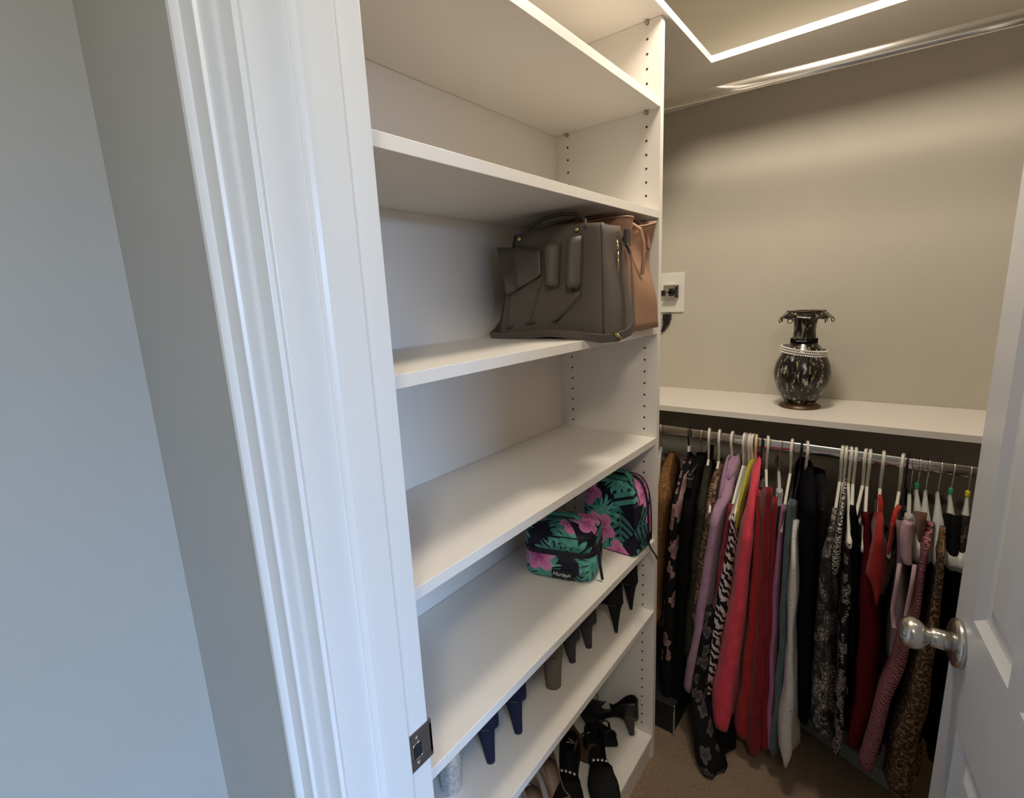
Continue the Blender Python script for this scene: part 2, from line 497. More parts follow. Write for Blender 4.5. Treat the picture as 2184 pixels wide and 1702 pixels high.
# door casing, jambs and stops
cas = [(-0.057, 0), (-0.057, 0.0165), (-0.0545, 0.019), (-0.047, 0.0195), (-0.043, 0.017), (-0.040, 0.0135), (-0.028, 0.0125), (-0.016, 0.0135), (-0.008, 0.0155), (-0.004, 0.0165), (-0.002, 0.0195), (0.000, 0.0190), (0.0015, 0.0160), (0.006, 0.0135), (0.012, 0.0115), (0.017, 0.0082), (0.021, 0.0062), (0.030, 0.0052), (0.0375, 0.0045), (0.038, 0.0035), (0.038, 0)]
m = MB()
mid = (XJ + HX) / 2
def casing_ring(z, mirror, grow):
    out = []
    for x, d in cas:
        off = 0.038 - x
        xx = (0.038 - off) if not mirror else (HX + 0.006 + off)
        out.append(Vector((xx, -1.02 - d, z + (off if grow else 0))))
    return out
m.rings([casing_ring(FLOOR, False, False), casing_ring(DT + 0.006, False, True), casing_ring(DT + 0.006, True, True), casing_ring(FLOOR, True, False)])
struct('trim_1', m, M['trim'], auto=0.5)
m = MB()
m.box((XJ - 0.02, -1.02, FLOOR), (XJ, -0.897, DT + 0.02)); m.box((HX, -1.02, FLOOR), (HX + 0.02, -0.897, DT + 0.02)); m.box((XJ, -1.02, DT), (HX, -0.897, DT + 0.02))
jamb = struct('trim_2', m, M['trim'], bevel=0.0012)
m = MB()
def stop_prof(x, s): return [(x, -0.980), (x + s*0.003, -0.980), (x + s*0.006, -0.978), (x + s*0.008, -0.974), (x + s*0.0085, -0.968), (x + s*0.0085, -0.936), (x + s*0.007, -0.934), (x, -0.934)]
m.extrude(stop_prof(XJ, 1), FLOOR, DT); m.extrude(stop_prof(HX, -1), FLOOR, DT); m.box((XJ, -0.980, DT - 0.0085), (HX, -0.934, DT))
struct('trim_3', m, M['trim'])

# strike plate let into the latch jamb
sp = empty('strike_plate', (XJ, -0.911, 0.812), 0, 'worn steel strike plate on the edge of the white door jamb', 'strike plate')
y0, y1, z0, z1 = -0.931, -0.8925, 0.811, 0.868
hy0, hy1, hz0, hz1 = -0.9265, -0.910, 0.8265, 0.850
m = MB(); X0, X1 = XJ - 0.0005, XJ + 0.0013
m.box((X0, y0, z0), (X1, hy0, z1)); m.box((X0, hy1, z0), (X1, y1, z1)); m.box((X0, hy0, z0), (X1, hy1, hz0)); m.box((X0, hy0, hz1), (X1, hy1, z1))
m.build('plate', M['steel'], sp)
m = MB()      # curled lip round the jamb edge
m.rings([[Vector((XJ + a, y, z)) for a, y in ((0.0013, -0.8930), (0.0013, -0.896), (-0.0005, -0.896), (-0.004, -0.8935), (-0.008, -0.8905), (-0.008, -0.8892), (-0.003, -0.8905))] for z in (0.817, 0.862)])
m.build('lip', M['steel'], sp)
box('latch_hole', (XJ + 0.0002, hy0, hz0), (XJ + 0.0006, hy1, hz1), M['black_hole'], sp)
m = MB(); yc, zc = (hy0 + hy1)/2, (hz0 + hz1)/2
m.tube([(XJ + 0.0014, yc + 0.0082*math.copysign(abs(math.cos(a))**0.5, math.cos(a)), zc + 0.0118*math.copysign(abs(math.sin(a))**0.5, math.sin(a))) for a in [2*PI*k/24 for k in range(24)]], 0.0008, 6, True)
m.build('hole_rim', M['nickel'], sp, smooth=True)
for zz in (0.857, 0.8185):
    MB().lathe([(0.0036, 0), (0.0034, 0.0008), (0.0022, 0.0012), (0.0009, 0.0006)], 16, (XJ + 0.0012, yc + 0.001, zz), Matrix.Rotation(PI/2, 4, 'Y')).build('screw', M['nickel'], sp, smooth=True)

# ------------------------------------------------------------------ the panelled door, opened into the closet
dang = math.radians(90 + 7.75)
door = empty('door_1', (HX - 0.001, -0.897, FLOOR + 0.012), 0)
LOCAL.add(door.name)
door.rotation_euler = (0, 0, dang)       # local +x runs from the hinges to the latch edge, local +y is the bedroom face
door['label'] = 'white panelled closet door standing open at the right'
door['kind'] = 'structure'
DW, DH, DTH = 0.660, 2.005, 0.035
xs = [(0.095, 0.39), (0.43, 0.578)]
zsd = [(0.19, 0.735), (0.925, 1.60), (1.70, 1.90)]
m = MB()
ex = [0, xs[0][0], xs[0][1], xs[1][0], xs[1][1], DW]; ez = [0] + [q for p in zsd for q in p] + [DH]
def is_panel(i, j): return i in (1, 3) and j in (1, 3, 5)
for i in range(5):
    for j in range(7):
        if not is_panel(i, j):
            m.box((ex[i], -DTH, ez[j]), (ex[i+1], 0, ez[j+1]))
slab = MB()
# one slab: front and back skins with sunk panels
def skin(mb, ys, s):
    for i in range(5):
        for j in range(7):
            a, b, c, d = ex[i], ex[i+1], ez[j], ez[j+1]
            if not is_panel(i, j):
                mb.add([(a, ys, c), (b, ys, c), (b, ys, d), (a, ys, d)], [(0, 1, 2, 3)])
            else:
                R = []
                for ins, dep in ((0, 0), (0.006, 0.004), (0.014, 0.009), (0.020, 0.010), (0.030, 0.0095), (0.050, 0.003), (0.053, 0.003)):
                    y = ys - s*dep
                    R.append([Vector((a+ins, y, c+ins)), Vector((b-ins, y, c+ins)), Vector((b-ins, y, d-ins)), Vector((a+ins, y, d-ins))])
                mb.rings(R, cap0=False, cap1=True)
skin(slab, 0.0, 1); skin(slab, -DTH, -1)
for p in ([(0, 0), (0, -DTH)], [(DW, 0), (DW, -DTH)]):
    slab.add([(p[0][0], 0, 0), (p[0][0], -DTH, 0), (p[0][0], -DTH, DH), (p[0][0], 0, DH)], [(0, 1, 2, 3)])
for z in (0, DH): slab.add([(0, 0, z), (DW, 0, z), (DW, -DTH, z), (0, -DTH, z)], [(0, 1, 2, 3)])
slab.build('door_panel', M['door'], door)
KX, KZ = 0.620, 0.845 - (FLOOR + 0.012)
for sgn, nm in ((1, 'door_knob'), (-1, 'door_knob')):
    R = Matrix.Rotation(-sgn*PI/2, 4, 'X')
    off = (KX, 0 if sgn > 0 else -DTH, KZ)
    kb = MB().lathe([(0.0, 0.0800), (0.009, 0.0790), (0.0170, 0.0765), (0.0228, 0.0715), (0.0255, 0.0650), (0.0255, 0.0585), (0.0234, 0.0520), (0.0185, 0.0460), (0.0140, 0.0425), (0.0125, 0.040), (0.0125, 0.036)][::-1], 40, off, R).build(nm, M['nickel'], door, smooth=True)
    MB().lathe([(0.0155, 0.010), (0.0155, 0.036), (0.0145, 0.038), (0.0125, 0.038)], 32, off, R).build('neck', M['nickel'], kb, smooth=True)
    MB().lathe([(0.0385, 0.0), (0.0385, 0.005), (0.036, 0.009), (0.030, 0.0115), (0.020, 0.0125), (0.014, 0.0125)], 40, off, R).build('rose', M['nickel'], kb, smooth=True)
box('latch_face', (DW - 0.0005, -DTH/2 - 0.0125, KZ - 0.028), (DW + 0.0012, -DTH/2 + 0.0125, KZ + 0.028), M['nickel'], door)

# ------------------------------------------------------------------ shelving tower along the inner wall
TH = 0.0187
SH = dict(S2=1.8724, S3=1.6185, S4=1.3304, S5=1.0289, S6=0.7250, S7=0.4968, S8=0.060)
YN = -0.865
tower = empty('shelf_tower', (-0.15, -0.43, FLOOR), 0, 'tall white open shelving tower with adjustable shelves behind the door jamb', 'shelving unit')
box('side_panel', (-0.3008, 0.0, FLOOR), (0.0, TH, 2.0495), M['melamine'], tower, 0.0006)
box('side_panel', (-0.3008, YN - TH, FLOOR), (0.0, YN, 2.0495), M['melamine'], tower, 0.0006)
box('back_panel', (-0.3068, YN - TH, FLOOR), (-0.3008, TH, 2.0495), M['back_panel'], tower)
for k, z in SH.items():
    box('shelf', (-0.2995, YN + 0.0005, z - TH), (-0.0008, -0.0005, z), M['melamine'], tower, 0.0007)
box('toe_kick', (-0.022, YN, FLOOR), (-0.006, 0, SH['S8'] - TH), M['melamine'], tower)
hol = MB()
zh0 = 1.914
for x in (-0.0357, -0.2627):
    for n in range(-57, 5):
        z = zh0 + 0.032*n
        if any(s - TH - 0.004 < z < s + 0.004 for s in SH.values()): continue
        hol.lathe([(0.0029, 0.0), (0.0029, 0.0004)], 10, (x, 0.0, z), Matrix.Rotation(PI/2, 4, 'X'))
tag(hol.build('peg_hole', M['hole'], tower), kind='stuff')
for x in (-0.0357, -0.2627):
    for z in (2.0495 - 0.006, SH['S2'] - TH - 0.005, SH['S3'] - TH - 0.005):
        MB().lathe([(0.0045, -0.001), (0.0045, 0.009), (0.0035, 0.010)], 12, (x, 0.0, z), Matrix.Rotation(PI/2, 4, 'X')).build('shelf_pin', M['pin'], tower, smooth=True)
MB().lathe([(0.005, 0), (0.003, 0.002), (0.001, 0.0025)], 10, (-0.3008, -0.62, 1.115), Matrix.Rotation(PI/2, 4, 'Y')).build('screw_cap', M['back_panel'], tower)

# L-shaped top shelf, wall shelf, rods
tp = [(-0.307, YN - TH), (0.0104, YN - TH), (0.0104, 0.3416), (1.299, 0.3416), (1.299, 0.645), (-0.307, 0.645)]
top = MB().extrude(tp, 2.050, 2.050 + TH).build('corner_shelf', M['melamine'], bevel=0.0007)
tag(top, 'L-shaped white top shelf running over the tower and along the back wall', 'shelf')
ws = empty('wall_shelf', (0.5, 0.5, 1.03), 0, 'long white shelf on the back wall carrying the black vase', 'shelf')
box('board', (-0.306, 0.321, 1.046 - TH), (1.299, 0.6455, 1.046), M['melamine'], ws, 0.0007)
box('cleat', (-0.306, 0.627, 1.046 - TH - 0.06), (1.299, 0.6455, 1.046 - TH), M['melamine'], ws)

def rod(name, label, xa, za, xb, zb, y):
    r = empty(name, ((xa + xb)/2, y, (za + zb)/2), 0, label, 'closet rod', 'closet rods')
    prof = []
    for k in range(28):
        a = 2*PI*k/28
        prof.append((0.0075*math.copysign(abs(math.cos(a))**0.5, math.cos(a)), 0.0150*math.copysign(abs(math.sin(a))**0.85, math.sin(a))))
    MB().rings([[Vector((x, y + p, z + q)) for p, q in prof] for x, z in ((xa, za), (xb, zb))]).build('rod', M['chrome'], r, smooth=True, auto=0.6)
    for x, z, s in ((xa, za, -1), (xb, zb, 1)):
        MB().rings([[Vector((xx, y + p*k, z + q*k)) for p, q in prof] for xx, k in ((x, 2.0), (x - s*0.003, 2.0), (x - s*0.004, 1.4), (x - s*0.012, 1.3))]).build('flange', M['chrome'], r, smooth=True, auto=0.5)
    return r
rod('hanging_rod', 'empty chrome rod under the top shelf along the back wall', -0.305, 1.981, 1.299, 1.926, 0.341)
LZ = lambda x: 0.9585 - 0.0095*(x + 0.11)/0.79
rod('hanging_rod', 'chrome rod full of clothes below the shelf with the vase', -0.305, LZ(-0.305), 1.299, LZ(1.299), 0.341)

# wall plate with latch beside the tower
pl = empty('wall_plate', (-0.195, 0.646, 1.415), 0, 'white wall plate with small metal latch beside the shelving tower', 'wall plate')
box('plate', (-0.262, 0.640, 1.340), (-0.156, 0.6465, 1.488), M['plate'], pl, 0.002)
m = MB(); m.box((-0.228, 0.618, 1.436), (-0.176, 0.640, 1.444)); m.box((-0.228, 0.618, 1.390), (-0.176, 0.640, 1.396)); m.box((-0.228, 0.632, 1.396), (-0.188, 0.640, 1.436))
m.build('latch', M['nickel'], pl, bevel=0.001)
m = MB(); m.box((-0.206, 0.616, 1.402), (-0.194, 0.634, 1.430)); m.box((-0.212, 0.616, 1.412), (-0.188, 0.634, 1.420)); m.box((-0.182, 0.622, 1.392), (-0.176, 0.640, 1.442)); m.box((-0.238, 0.622, 1.404), (-0.226, 0.640, 1.424))
m.build('catch', M['black_plastic'], pl, bevel=0.001)
m = MB(); m.box((-0.232, 0.626, 1.312), (-0.203, 0.646, 1.334)); m.box((-0.232, 0.630, 1.296), (-0.208, 0.646, 1.312))
m.rings([[Vector((-0.232, 0.632, 1.296)), Vector((-0.210, 0.632, 1.296)), Vector((-0.210, 0.646, 1.296)), Vector((-0.232, 0.646, 1.296))], [Vector((-0.243, 0.636, 1.265)), Vector((-0.233, 0.636, 1.265)), Vector((-0.233, 0.646, 1.265)), Vector((-0.243, 0.646, 1.265))]])
hk = m.build('wall_hook', M['black_plastic'], bevel=0.0015)
tag(hk, 'small black hook on the wall below the white plate', 'hook')

# ------------------------------------------------------------------ vase and its jewellery
VX, VY, VZ = 0.270, 0.485, 1.046
vase = empty('vase', (VX, VY, VZ), 0, 'black marbled vase with flared rim on the white wall shelf', 'vase')
LOCAL.add(vase.name)
MB().lathe([(0.0, 0.014), (0.037, 0.014), (0.043, 0.018), (0.053, 0.032), (0.066, 0.058), (0.0755, 0.088), (0.0775, 0.110), (0.0735, 0.134), (0.064, 0.158), (0.053, 0.177), (0.044, 0.190), (0.037, 0.198), (0.033, 0.206), (0.0305, 0.222), (0.0290, 0.238), (0.0300, 0.256), (0.0330, 0.270), (0.0375, 0.281), (0.0405, 0.286), (0.036, 0.287), (0.026, 0.262), (0.024, 0.24)], 48, cap1=True).build('body', M['marble'], vase, smooth=True)
MB().lathe([(0.0, 0.0), (0.056, 0.0), (0.0575, 0.003), (0.056, 0.007), (0.049, 0.011), (0.041, 0.015), (0.039, 0.018), (0.0, 0.018)], 40).build('foot', M['bronze'], vase, smooth=True, auto=0.7)
def wob(q, r, z, a):
    k = smooth01((r - 0.045)/0.02)
    return Vector((q.x*(1 + 0.025*k*math.sin(9*a)), q.y*(1 + 0.025*k*math.sin(9*a)), q.z - 0.0015*k*math.cos(9*a)))
MB().lathe([(0.036, 0.288), (0.0395, 0.2845), (0.050, 0.2825), (0.062, 0.2790), (0.0685, 0.2755), (0.0695, 0.2770), (0.063, 0.2825), (0.055, 0.292), (0.046, 0.2985), (0.040, 0.2985), (0.036, 0.296)], 64, wob=wob, cap0=False, cap1=False).build('flared_rim', M['marble'], vase, smooth=True)
MB().tube([(0.0505*math.cos(a), 0.0505*math.sin(a), 0.2965) for a in [2*PI*k/40 for k in range(40)]], 0.0018, 6, True).build('rim_bead', M['bronze'], vase, smooth=True)
for k in range(9):
    a = 2*PI*k/9 + 0.05
    c = Vector((0.0700*math.cos(a), 0.0700*math.sin(a), 0.2700)); t = Vector((math.cos(a), math.sin(a), 0))
    # little wire ring hung from the rim, turned a little each way
    s = Vector((-math.sin(a), math.cos(a), 0)); s = (s*0.8 + t*0.6*(1 if k % 2 else -1)).normalized()
    MB().tube([c + s*0.0066*math.cos(q) + Vector((0, 0, 0.0066*math.sin(q))) for q in [2*PI*j/14 for j in range(14)]], 0.0012, 5, True).build('wire_ring', M['bronze'], vase, smooth=True)
nb = empty('choker', (VX, VY, VZ + 0.20), 0, 'black choker band with a silver bar round the neck of the vase', 'choker')
LOCAL.add(nb.name)
MB().lathe([(0.0338, 0.0), (0.0365, 0.0), (0.0368, 0.007), (0.0365, 0.014), (0.0325, 0.014)], 40, cap0=False, cap1=False).build('band', M['black_velvet'], nb, smooth=True, solid=0.001)
for k in range(12):
    a = -PI/2 - 0.45 + k*0.066
    MB().lathe([(0.0013, -0.0004), (0.0013, 0.0006), (0.0006, 0.0012)], 8, (0.0372*math.cos(a), 0.0372*math.sin(a), 0.0085), Matrix.Rotation(PI/2 + a, 4, 'Z') @ Matrix.Rotation(PI/2, 4, 'X')).build('rhinestone', M['glitter'], nb)
pn = empty('pearl_bracelet', (VX, VY, VZ + 0.176), 0, 'three-strand pearl bracelet round the shoulder of the black vase', 'bracelet')
LOCAL.add(pn.name)
tilt = Matrix.Rotation(math.radians(7), 4, 'Y')
for s_i in range(3):
    NB = 62; R = 0.0615; mbp = MB()
    for k in range(NB):
        a = 2*PI*k/NB + 0.02*s_i
        c = tilt @ Vector((R*math.cos(a), R*math.sin(a), (s_i - 1)*0.0072))
        rs = []
        for j in range(5):
            ph = -PI/2 + PI*(j + 0.25)/4.5
            rs.append([c + 0.0033*Vector((math.cos(ph)*math.cos(q), math.cos(ph)*math.sin(q), math.sin(ph))) for q in [2*PI*i/8 for i in range(8)]])
        mbp.rings(rs)
    tag(mbp.build('strand', M['pearl'], pn, smooth=True), kind='stuff')

# ------------------------------------------------------------------ handbags on the eye-level shelf
def quad_patch(mb, pts, n=8, m=8, bulge=0.0, nrm=(0, -1, 0), thick=0.004):
    """soft four-cornered leather piece: pts = bl, br, tr, tl; bulges along nrm"""
    bl, br, tr, tl = [Vector(p) for p in pts]; nv = Vector(nrm)
    G = []
    for i in range(m + 1):
        v = i/m
        row = []
        for j in range(n + 1):
            u = j/n
            p = bl.lerp(br, u).lerp(tl.lerp(tr, u), v)
            row.append(p + nv*(bulge*math.sin(PI*u)**0.7 if False else bulge*math.sin(PI*min(max(u, 0), 1))))
        G.append(row)
    b = MB(); b.rings(G, close=False, cap0=False, cap1=False)
    mb.add(b.v, b.f)
    return mb

bagz = SH['S4']
hb = empty('handbag', (-0.10, -0.29, bagz), 0, 'dark taupe leather handbag with a large bow on its front', 'handbag', 'handbags on the eye-level shelf')
# tapering body, rounded corners
rings = []
for k in range(13):
    t = k/12; z = bagz + 0.004 + 0.222*t
    xl = lerp(-0.259, -0.203, t**1.1); xr = lerp(0.046, 0.034, t)
    yf = lerp(-0.366, -0.352, t); yb = lerp(-0.222, -0.262, t**1.3)
    ring = []
    for q in range(40):
        a = 2*PI*q/40
        ca, sa = math.cos(a), math.sin(a)
        ex_ = math.copysign(abs(ca)**0.32, ca); ey_ = math.copysign(abs(sa)**0.32, sa)
        pinch = 0.016*smooth01((t - 0.15)/0.7)*max(0, 1 - abs(sa)*1.4)*(1 if ca > 0 else -1)     # folded gussets
        ring.append(Vector(((xl + xr)/2 + ex_*(xr - xl)/2 - pinch, (yf + yb)/2 + ey_*(yb - yf)/2, z + (0.006*math.cos(PI*(ex_)*0.5) if t > 0.9 else 0))))
    rings.append(ring)
MB().rings(rings, cap1=False).build('body', M['taupe'], hb, smooth=True, solid=0.003, auto=0.9)
MB().rings([[p + Vector((0, 0, -0.012)) for p in rings[-1]], [p + Vector((0, 0, -0.014)) for p in rings[-1]]]).build('lining', M['taupe_in'], hb)
FY = -0.366
# piping down the right front edge and along the top
MB().tube([rings[k][35] + Vector((0.0012, -0.0012, 0)) for k in range(13)], 0.0017, 6).build('piping', M['taupe_edge'], hb, smooth=True)
MB().tube([rings[k][25] + Vector((-0.0012, -0.0012, 0)) for k in range(13)], 0.0017, 6).build('piping', M['taupe_edge'], hb, smooth=True)
def yface(z): return lerp(-0.366, -0.352, (z - bagz)/0.222) - 0.0015
def flap(name, pts, bulge, dy0=0.002, th=0.004):
    q = [(x, yface(z) - dy0, z) for x, z in pts]
    o = quad_patch(MB(), q, 10, 6, bulge).build(name, M['taupe'], hb, smooth=True, solid=th)
    return o
# bow: left wing folded in two, knot, right loop, two tails
flap('bow_wing', [(-0.206, 1.428), (-0.172, 1.441), (-0.190, 1.530), (-0.232, 1.534)], -0.008, 0.010)
flap('bow_wing', [(-0.172, 1.441), (-0.112, 1.467), (-0.114, 1.517), (-0.190, 1.530)], -0.006, 0.012)
quad_patch(MB(), [(-0.104, yface(1.44) - 0.006, 1.446), (-0.068, yface(1.44) - 0.004, 1.440), (-0.066, yface(1.53) - 0.004, 1.527), (-0.108, yface(1.53) - 0.006, 1.524)], 10, 8, 0.016).build('bow_knot', M['taupe'], hb, smooth=True, solid=0.003)
quad_patch(MB(), [(-0.055, yface(1.44) - 0.003, 1.440), (-0.017, yface(1.44) - 0.003, 1.434), (-0.014, yface(1.54) - 0.003, 1.536), (-0.052, yface(1.54) - 0.003, 1.530)], 10, 8, 0.020).build('bow_loop', M['taupe'], hb, smooth=True, solid=0.003)
flap('bow_tail', [(-0.214, 1.350), (-0.150, 1.360), (-0.110, 1.440), (-0.205, 1.428)], -0.003, 0.0004, 0.0022)
flap('bow_tail', [(-0.150, 1.360), (-0.078, 1.366), (-0.018, 1.425), (-0.112, 1.462)], -0.004, 0.0012, 0.0022)
MB().tube([(-0.018, yface(1.44) - 0.007, 1.440), (-0.012, yface(1.42) - 0.007, 1.420), (-0.030, yface(1.40) - 0.008, 1.404), (-0.078, yface(1.37) - 0.007, 1.366)], 0.0012, 6).build('tail_edge', M['taupe_edge'], hb, smooth=True)
for x, z in ((-0.175, 1.546), (-0.030, 1.549)):
    MB().lathe([(0.0048, 0), (0.0046, 0.002), (0.003, 0.0034), (0.0001, 0.0038)], 16, (x, yface(z), z), Matrix.Rotation(PI/2, 4, 'X')).build('stud', M['gold'], hb, smooth=True)
# shoulder strap: from the right gusset down, round the front, back to the left
MB().strap([(0.030, -0.268, 1.535), (0.048, -0.272, 1.50), (0.055, -0.278, 1.45), (0.061, -0.287, 1.40), (0.068, -0.300, 1.360), (0.068, -0.318, 1.343), (0.056, -0.348, 1.3335), (0.034, -0.375, 1.333), (-0.02, -0.388, 1.341), (-0.08, -0.391, 1.346), (-0.15, -0.388, 1.340), (-0.215, -0.384, 1.336), (-0.257, -0.372, 1.336), (-0.266, -0.340, 1.345), (-0.255, -0.300, 1.39)], 0.017, 0.003, (0, -0.35, 1)).build('shoulder_strap', M['taupe'], hb, smooth=True, auto=0.7)
m = MB(); c = Vector((0.058, -0.355, 1.3365))
d1 = Vector((0.8, -0.55, 0)).normalized(); d2 = Vector((-0.3, -0.4, 0.5)).normalized()
m.tube([c + d1*0.012*a + d2*0.008*b for a, b in ((-1, -1), (1, -1), (1, 1), (-1, 1))], 0.0012, 6, True); m.tube([c - d2*0.008, c + d2*0.008], 0.0011, 6)
m.build('buckle', M['gold'], hb, smooth=True)
m = MB(); m.tube([(0.046, -0.330, 1.522), (0.049, -0.333, 1.512), (0.050, -0.334, 1.500), (0.048, -0.331, 1.512)], 0.0022, 6); m.tube([(0.0505, -0.334, 1.500), (0.052, -0.336, 1.462)], 0.0014, 6)
m.build('zip_pull', M['gold'], hb, smooth=True)
box('strap_tab', (0.036, -0.281, 1.515), (0.044, -0.262, 1.548), M['taupe_edge'], hb, 0.001)
MB().tube([(-0.162, -0.353, 1.550), (-0.155, -0.345, 1.570), (-0.125, -0.335, 1.584), (-0.085, -0.330, 1.588), (-0.045, -0.332, 1.583), (-0.018, -0.342, 1.568), (-0.010, -0.352, 1.548)], 0.0042, 8).build('handle', M['taupe_edge'], hb, smooth=True)

tb = empty('handbag', (-0.10, -0.12, bagz), 0, 'tan brown leather tote squeezed between the taupe handbag and tower side panel', 'handbag', 'handbags on the eye-level shelf')
rings = []
for k in range(15):
    t = k/14; z = bagz + 0.003 + 0.238*t
    xl, xr = lerp(-0.25, -0.22, t), lerp(0.024, 0.014, t) + 0.010*math.sin(t*7)*smooth01(t)
    yf = lerp(-0.203, -0.196, t); yb = lerp(-0.022, -0.052 if t < 0.8 else -0.05, t)
    ring = []
    for q in range(44):
        a = 2*PI*q/44; ca, sa = math.cos(a), math.sin(a)
        ex_ = math.copysign(abs(ca)**0.35, ca); ey_ = math.copysign(abs(sa)**0.35, sa)
        fold = 0.030*smooth01((t - 0.25)/0.75)*max(0, 1 - abs(sa)*1.6) if ca > 0 else 0
        wav = 0.007*math.sin(3.0*ey_ + 5*t)*smooth01(t*1.5) if ca > 0 else 0
        ring.append(Vector(((xl + xr)/2 + ex_*(xr - xl)/2 - fold + wav, (yf + yb)/2 + ey_*(yb - yf)/2, z + (0.016*(abs(ey_))**2 if t > 0.9 else 0.010*t*abs(ey_)))))
    rings.append(ring)
MB().rings(rings, cap1=False).build('body', M['tan'], tb, smooth=True, solid=0.003)
MB().tube(rings[-1], 0.0022, 6, True).build('rim', M['tan_edge'], tb, smooth=True)
cen = sum(rings[-3], Vector())/44
MB().rings([[cen + (p - cen)*0.9 + Vector((0, 0, -0.002*i)) for p in rings[-3]] for i in (0, 1)]).build('lining', M['taupe_in'], tb)
for yy in (-0.178, -0.070):
    MB().strap([(-0.19, yy, 1.555), (-0.175, yy, 1.580), (-0.13, yy, 1.594), (-0.08, yy, 1.596), (-0.03, yy, 1.590), (-0.008, yy, 1.578), (0.000, yy, 1.555), (0.002, yy, 1.525)], 0.013, 0.004, (0, 1, 0)).build('handle', M['tan'], tb, smooth=True, auto=0.7)
m = MB(); cc = Vector((0.022, -0.140, 1.515))
m.tube([cc + Vector((0, 0.005*math.cos(q), 0.011*math.sin(q))) for q in [2*PI*j/16 for j in range(16)]], 0.0013, 6, True)
m.build('ring', M['gold'], tb, smooth=True)
MB().strap([(0.000, -0.165, 1.575), (0.020, -0.160, 1.560), (0.024, -0.150, 1.53), (0.022, -0.146, 1.49), (0.018, -0.145, 1.46)], 0.016, 0.003, (0, 1, 0.1)).build('side_tab', M['tan'], tb, smooth=True, auto=0.7)

# ------------------------------------------------------------------ tropical pouches
def rrect(cx, cy, hx, hy, r, n=6, rot=0.0):
    out = []
    for sx, sy, a0 in ((1, -1, -PI/2), (1, 1, 0), (-1, 1, PI/2), (-1, -1, PI)):
        for k in range(n + 1):
            a = a0 + PI/2*k/n
            x = sx*(hx - r) + r*math.cos(a); y = sy*(hy - r) + r*math.sin(a)
            out.append((cx + x*math.cos(rot) - y*math.sin(rot), cy + x*math.sin(rot) + y*math.cos(rot)))
    return out

def uv_rings(rings, u0=0.0):
    uvs = []
    base = rings[len(rings)//2]
    acc = [u0]
    for j in range(len(base)): acc.append(acc[-1] + (base[(j+1) % len(base)] - base[j]).length)
    d = 0.0
    for i, r in enumerate(rings):
        if i: d += sum((r[j] - rings[i-1][j]).length for j in range(0, len(r), 4))/len(range(0, len(r), 4))
        uvs.append([(acc[j], d) for j in range(len(r) + 1)])
    return uvs

zs6 = SH['S6']
rot1 = math.radians(17)
p1 = empty('cosmetic_pouch', (-0.135, -0.262, zs6), 0, 'low tropical print cosmetic case with a small black label on its front', 'cosmetic bag', 'tropical print pouches')
def pring(z, hx, hy, r, dx=0.0):
    return [Vector((x, y, z)) for x, y in rrect(-0.139, -0.262, hx, hy, r, 6, rot1)]
lower = [pring(zs6 + 0.001, 0.080, 0.058, 0.030), pring(zs6 + 0.004, 0.087, 0.064, 0.034), pring(zs6 + 0.012, 0.091, 0.068, 0.036), pring(zs6 + 0.04, 0.092, 0.070, 0.037), pring(zs6 + 0.068, 0.091, 0.069, 0.037)]
MB().rings(lower, uvs=uv_rings(lower)).build('base', M['tropical'], p1, smooth=True)
def zpring(dz, hx, hy): return [Vector((x, y, zs6 + dz + 0.010*((x + 0.139)*0.5)/0.09)) for x, y in rrect(-0.139, -0.262, hx, hy, 0.037, 6, rot1)]
MB().rings([pring(zs6 + 0.068, 0.0905, 0.0685, 0.037), pring(zs6 + 0.070, 0.0925, 0.0705, 0.037), pring(zs6 + 0.081, 0.0925, 0.0705, 0.037), pring(zs6 + 0.083, 0.0905, 0.0685, 0.037)]).build('zipper', M['zip_black'], p1, smooth=True, auto=0.6)
lid = [pring(zs6 + 0.083, 0.091, 0.069, 0.037), pring(zs6 + 0.112, 0.0905, 0.0685, 0.037), pring(zs6 + 0.120, 0.088, 0.066, 0.037), pring(zs6 + 0.127, 0.082, 0.060, 0.036), pring(zs6 + 0.135, 0.066, 0.046, 0.030), pring(zs6 + 0.139, 0.042, 0.028, 0.019), pring(zs6 + 0.140, 0.015, 0.01, 0.008)]
MB().rings(lid, uvs=uv_rings(lid, 0.137)).build('lid', M['tropical'], p1, smooth=True)
MB().tube([Vector((p.x, p.y, p.z)) for p in pring(zs6 + 0.1185, 0.0890, 0.0670, 0.037)], 0.0016, 6, True).build('piping', M['zip_black'], p1, smooth=True)
lx, ly = math.cos(rot1), math.sin(rot1)
MB().strap([(-0.139 - 0.05*lx, -0.262 - 0.05*ly, zs6 + 0.134), (-0.139 - 0.03*lx, -0.262 - 0.03*ly, zs6 + 0.148), (-0.139 + 0.03*lx, -0.262 + 0.03*ly, zs6 + 0.148), (-0.139 + 0.05*lx, -0.262 + 0.05*ly, zs6 + 0.134)], 0.022, 0.003, (-ly, lx, 0)).build('handle', M['tropical'], p1, smooth=True)
# zip pull hanging at the right corner
rc = Vector((-0.139 + 0.094*lx + 0.03*ly, -0.262 + 0.094*ly - 0.03*lx, zs6))
MB().strap([rc + Vector((0, 0, 0.078)), rc + Vector((0.006, -0.004, 0.050)), rc + Vector((0.012, -0.006, 0.022)), rc + Vector((0.016, -0.008, 0.006))], 0.007, 0.002, (0.5, 0.8, 0)).build('zip_pull', M['zip_black'], p1)
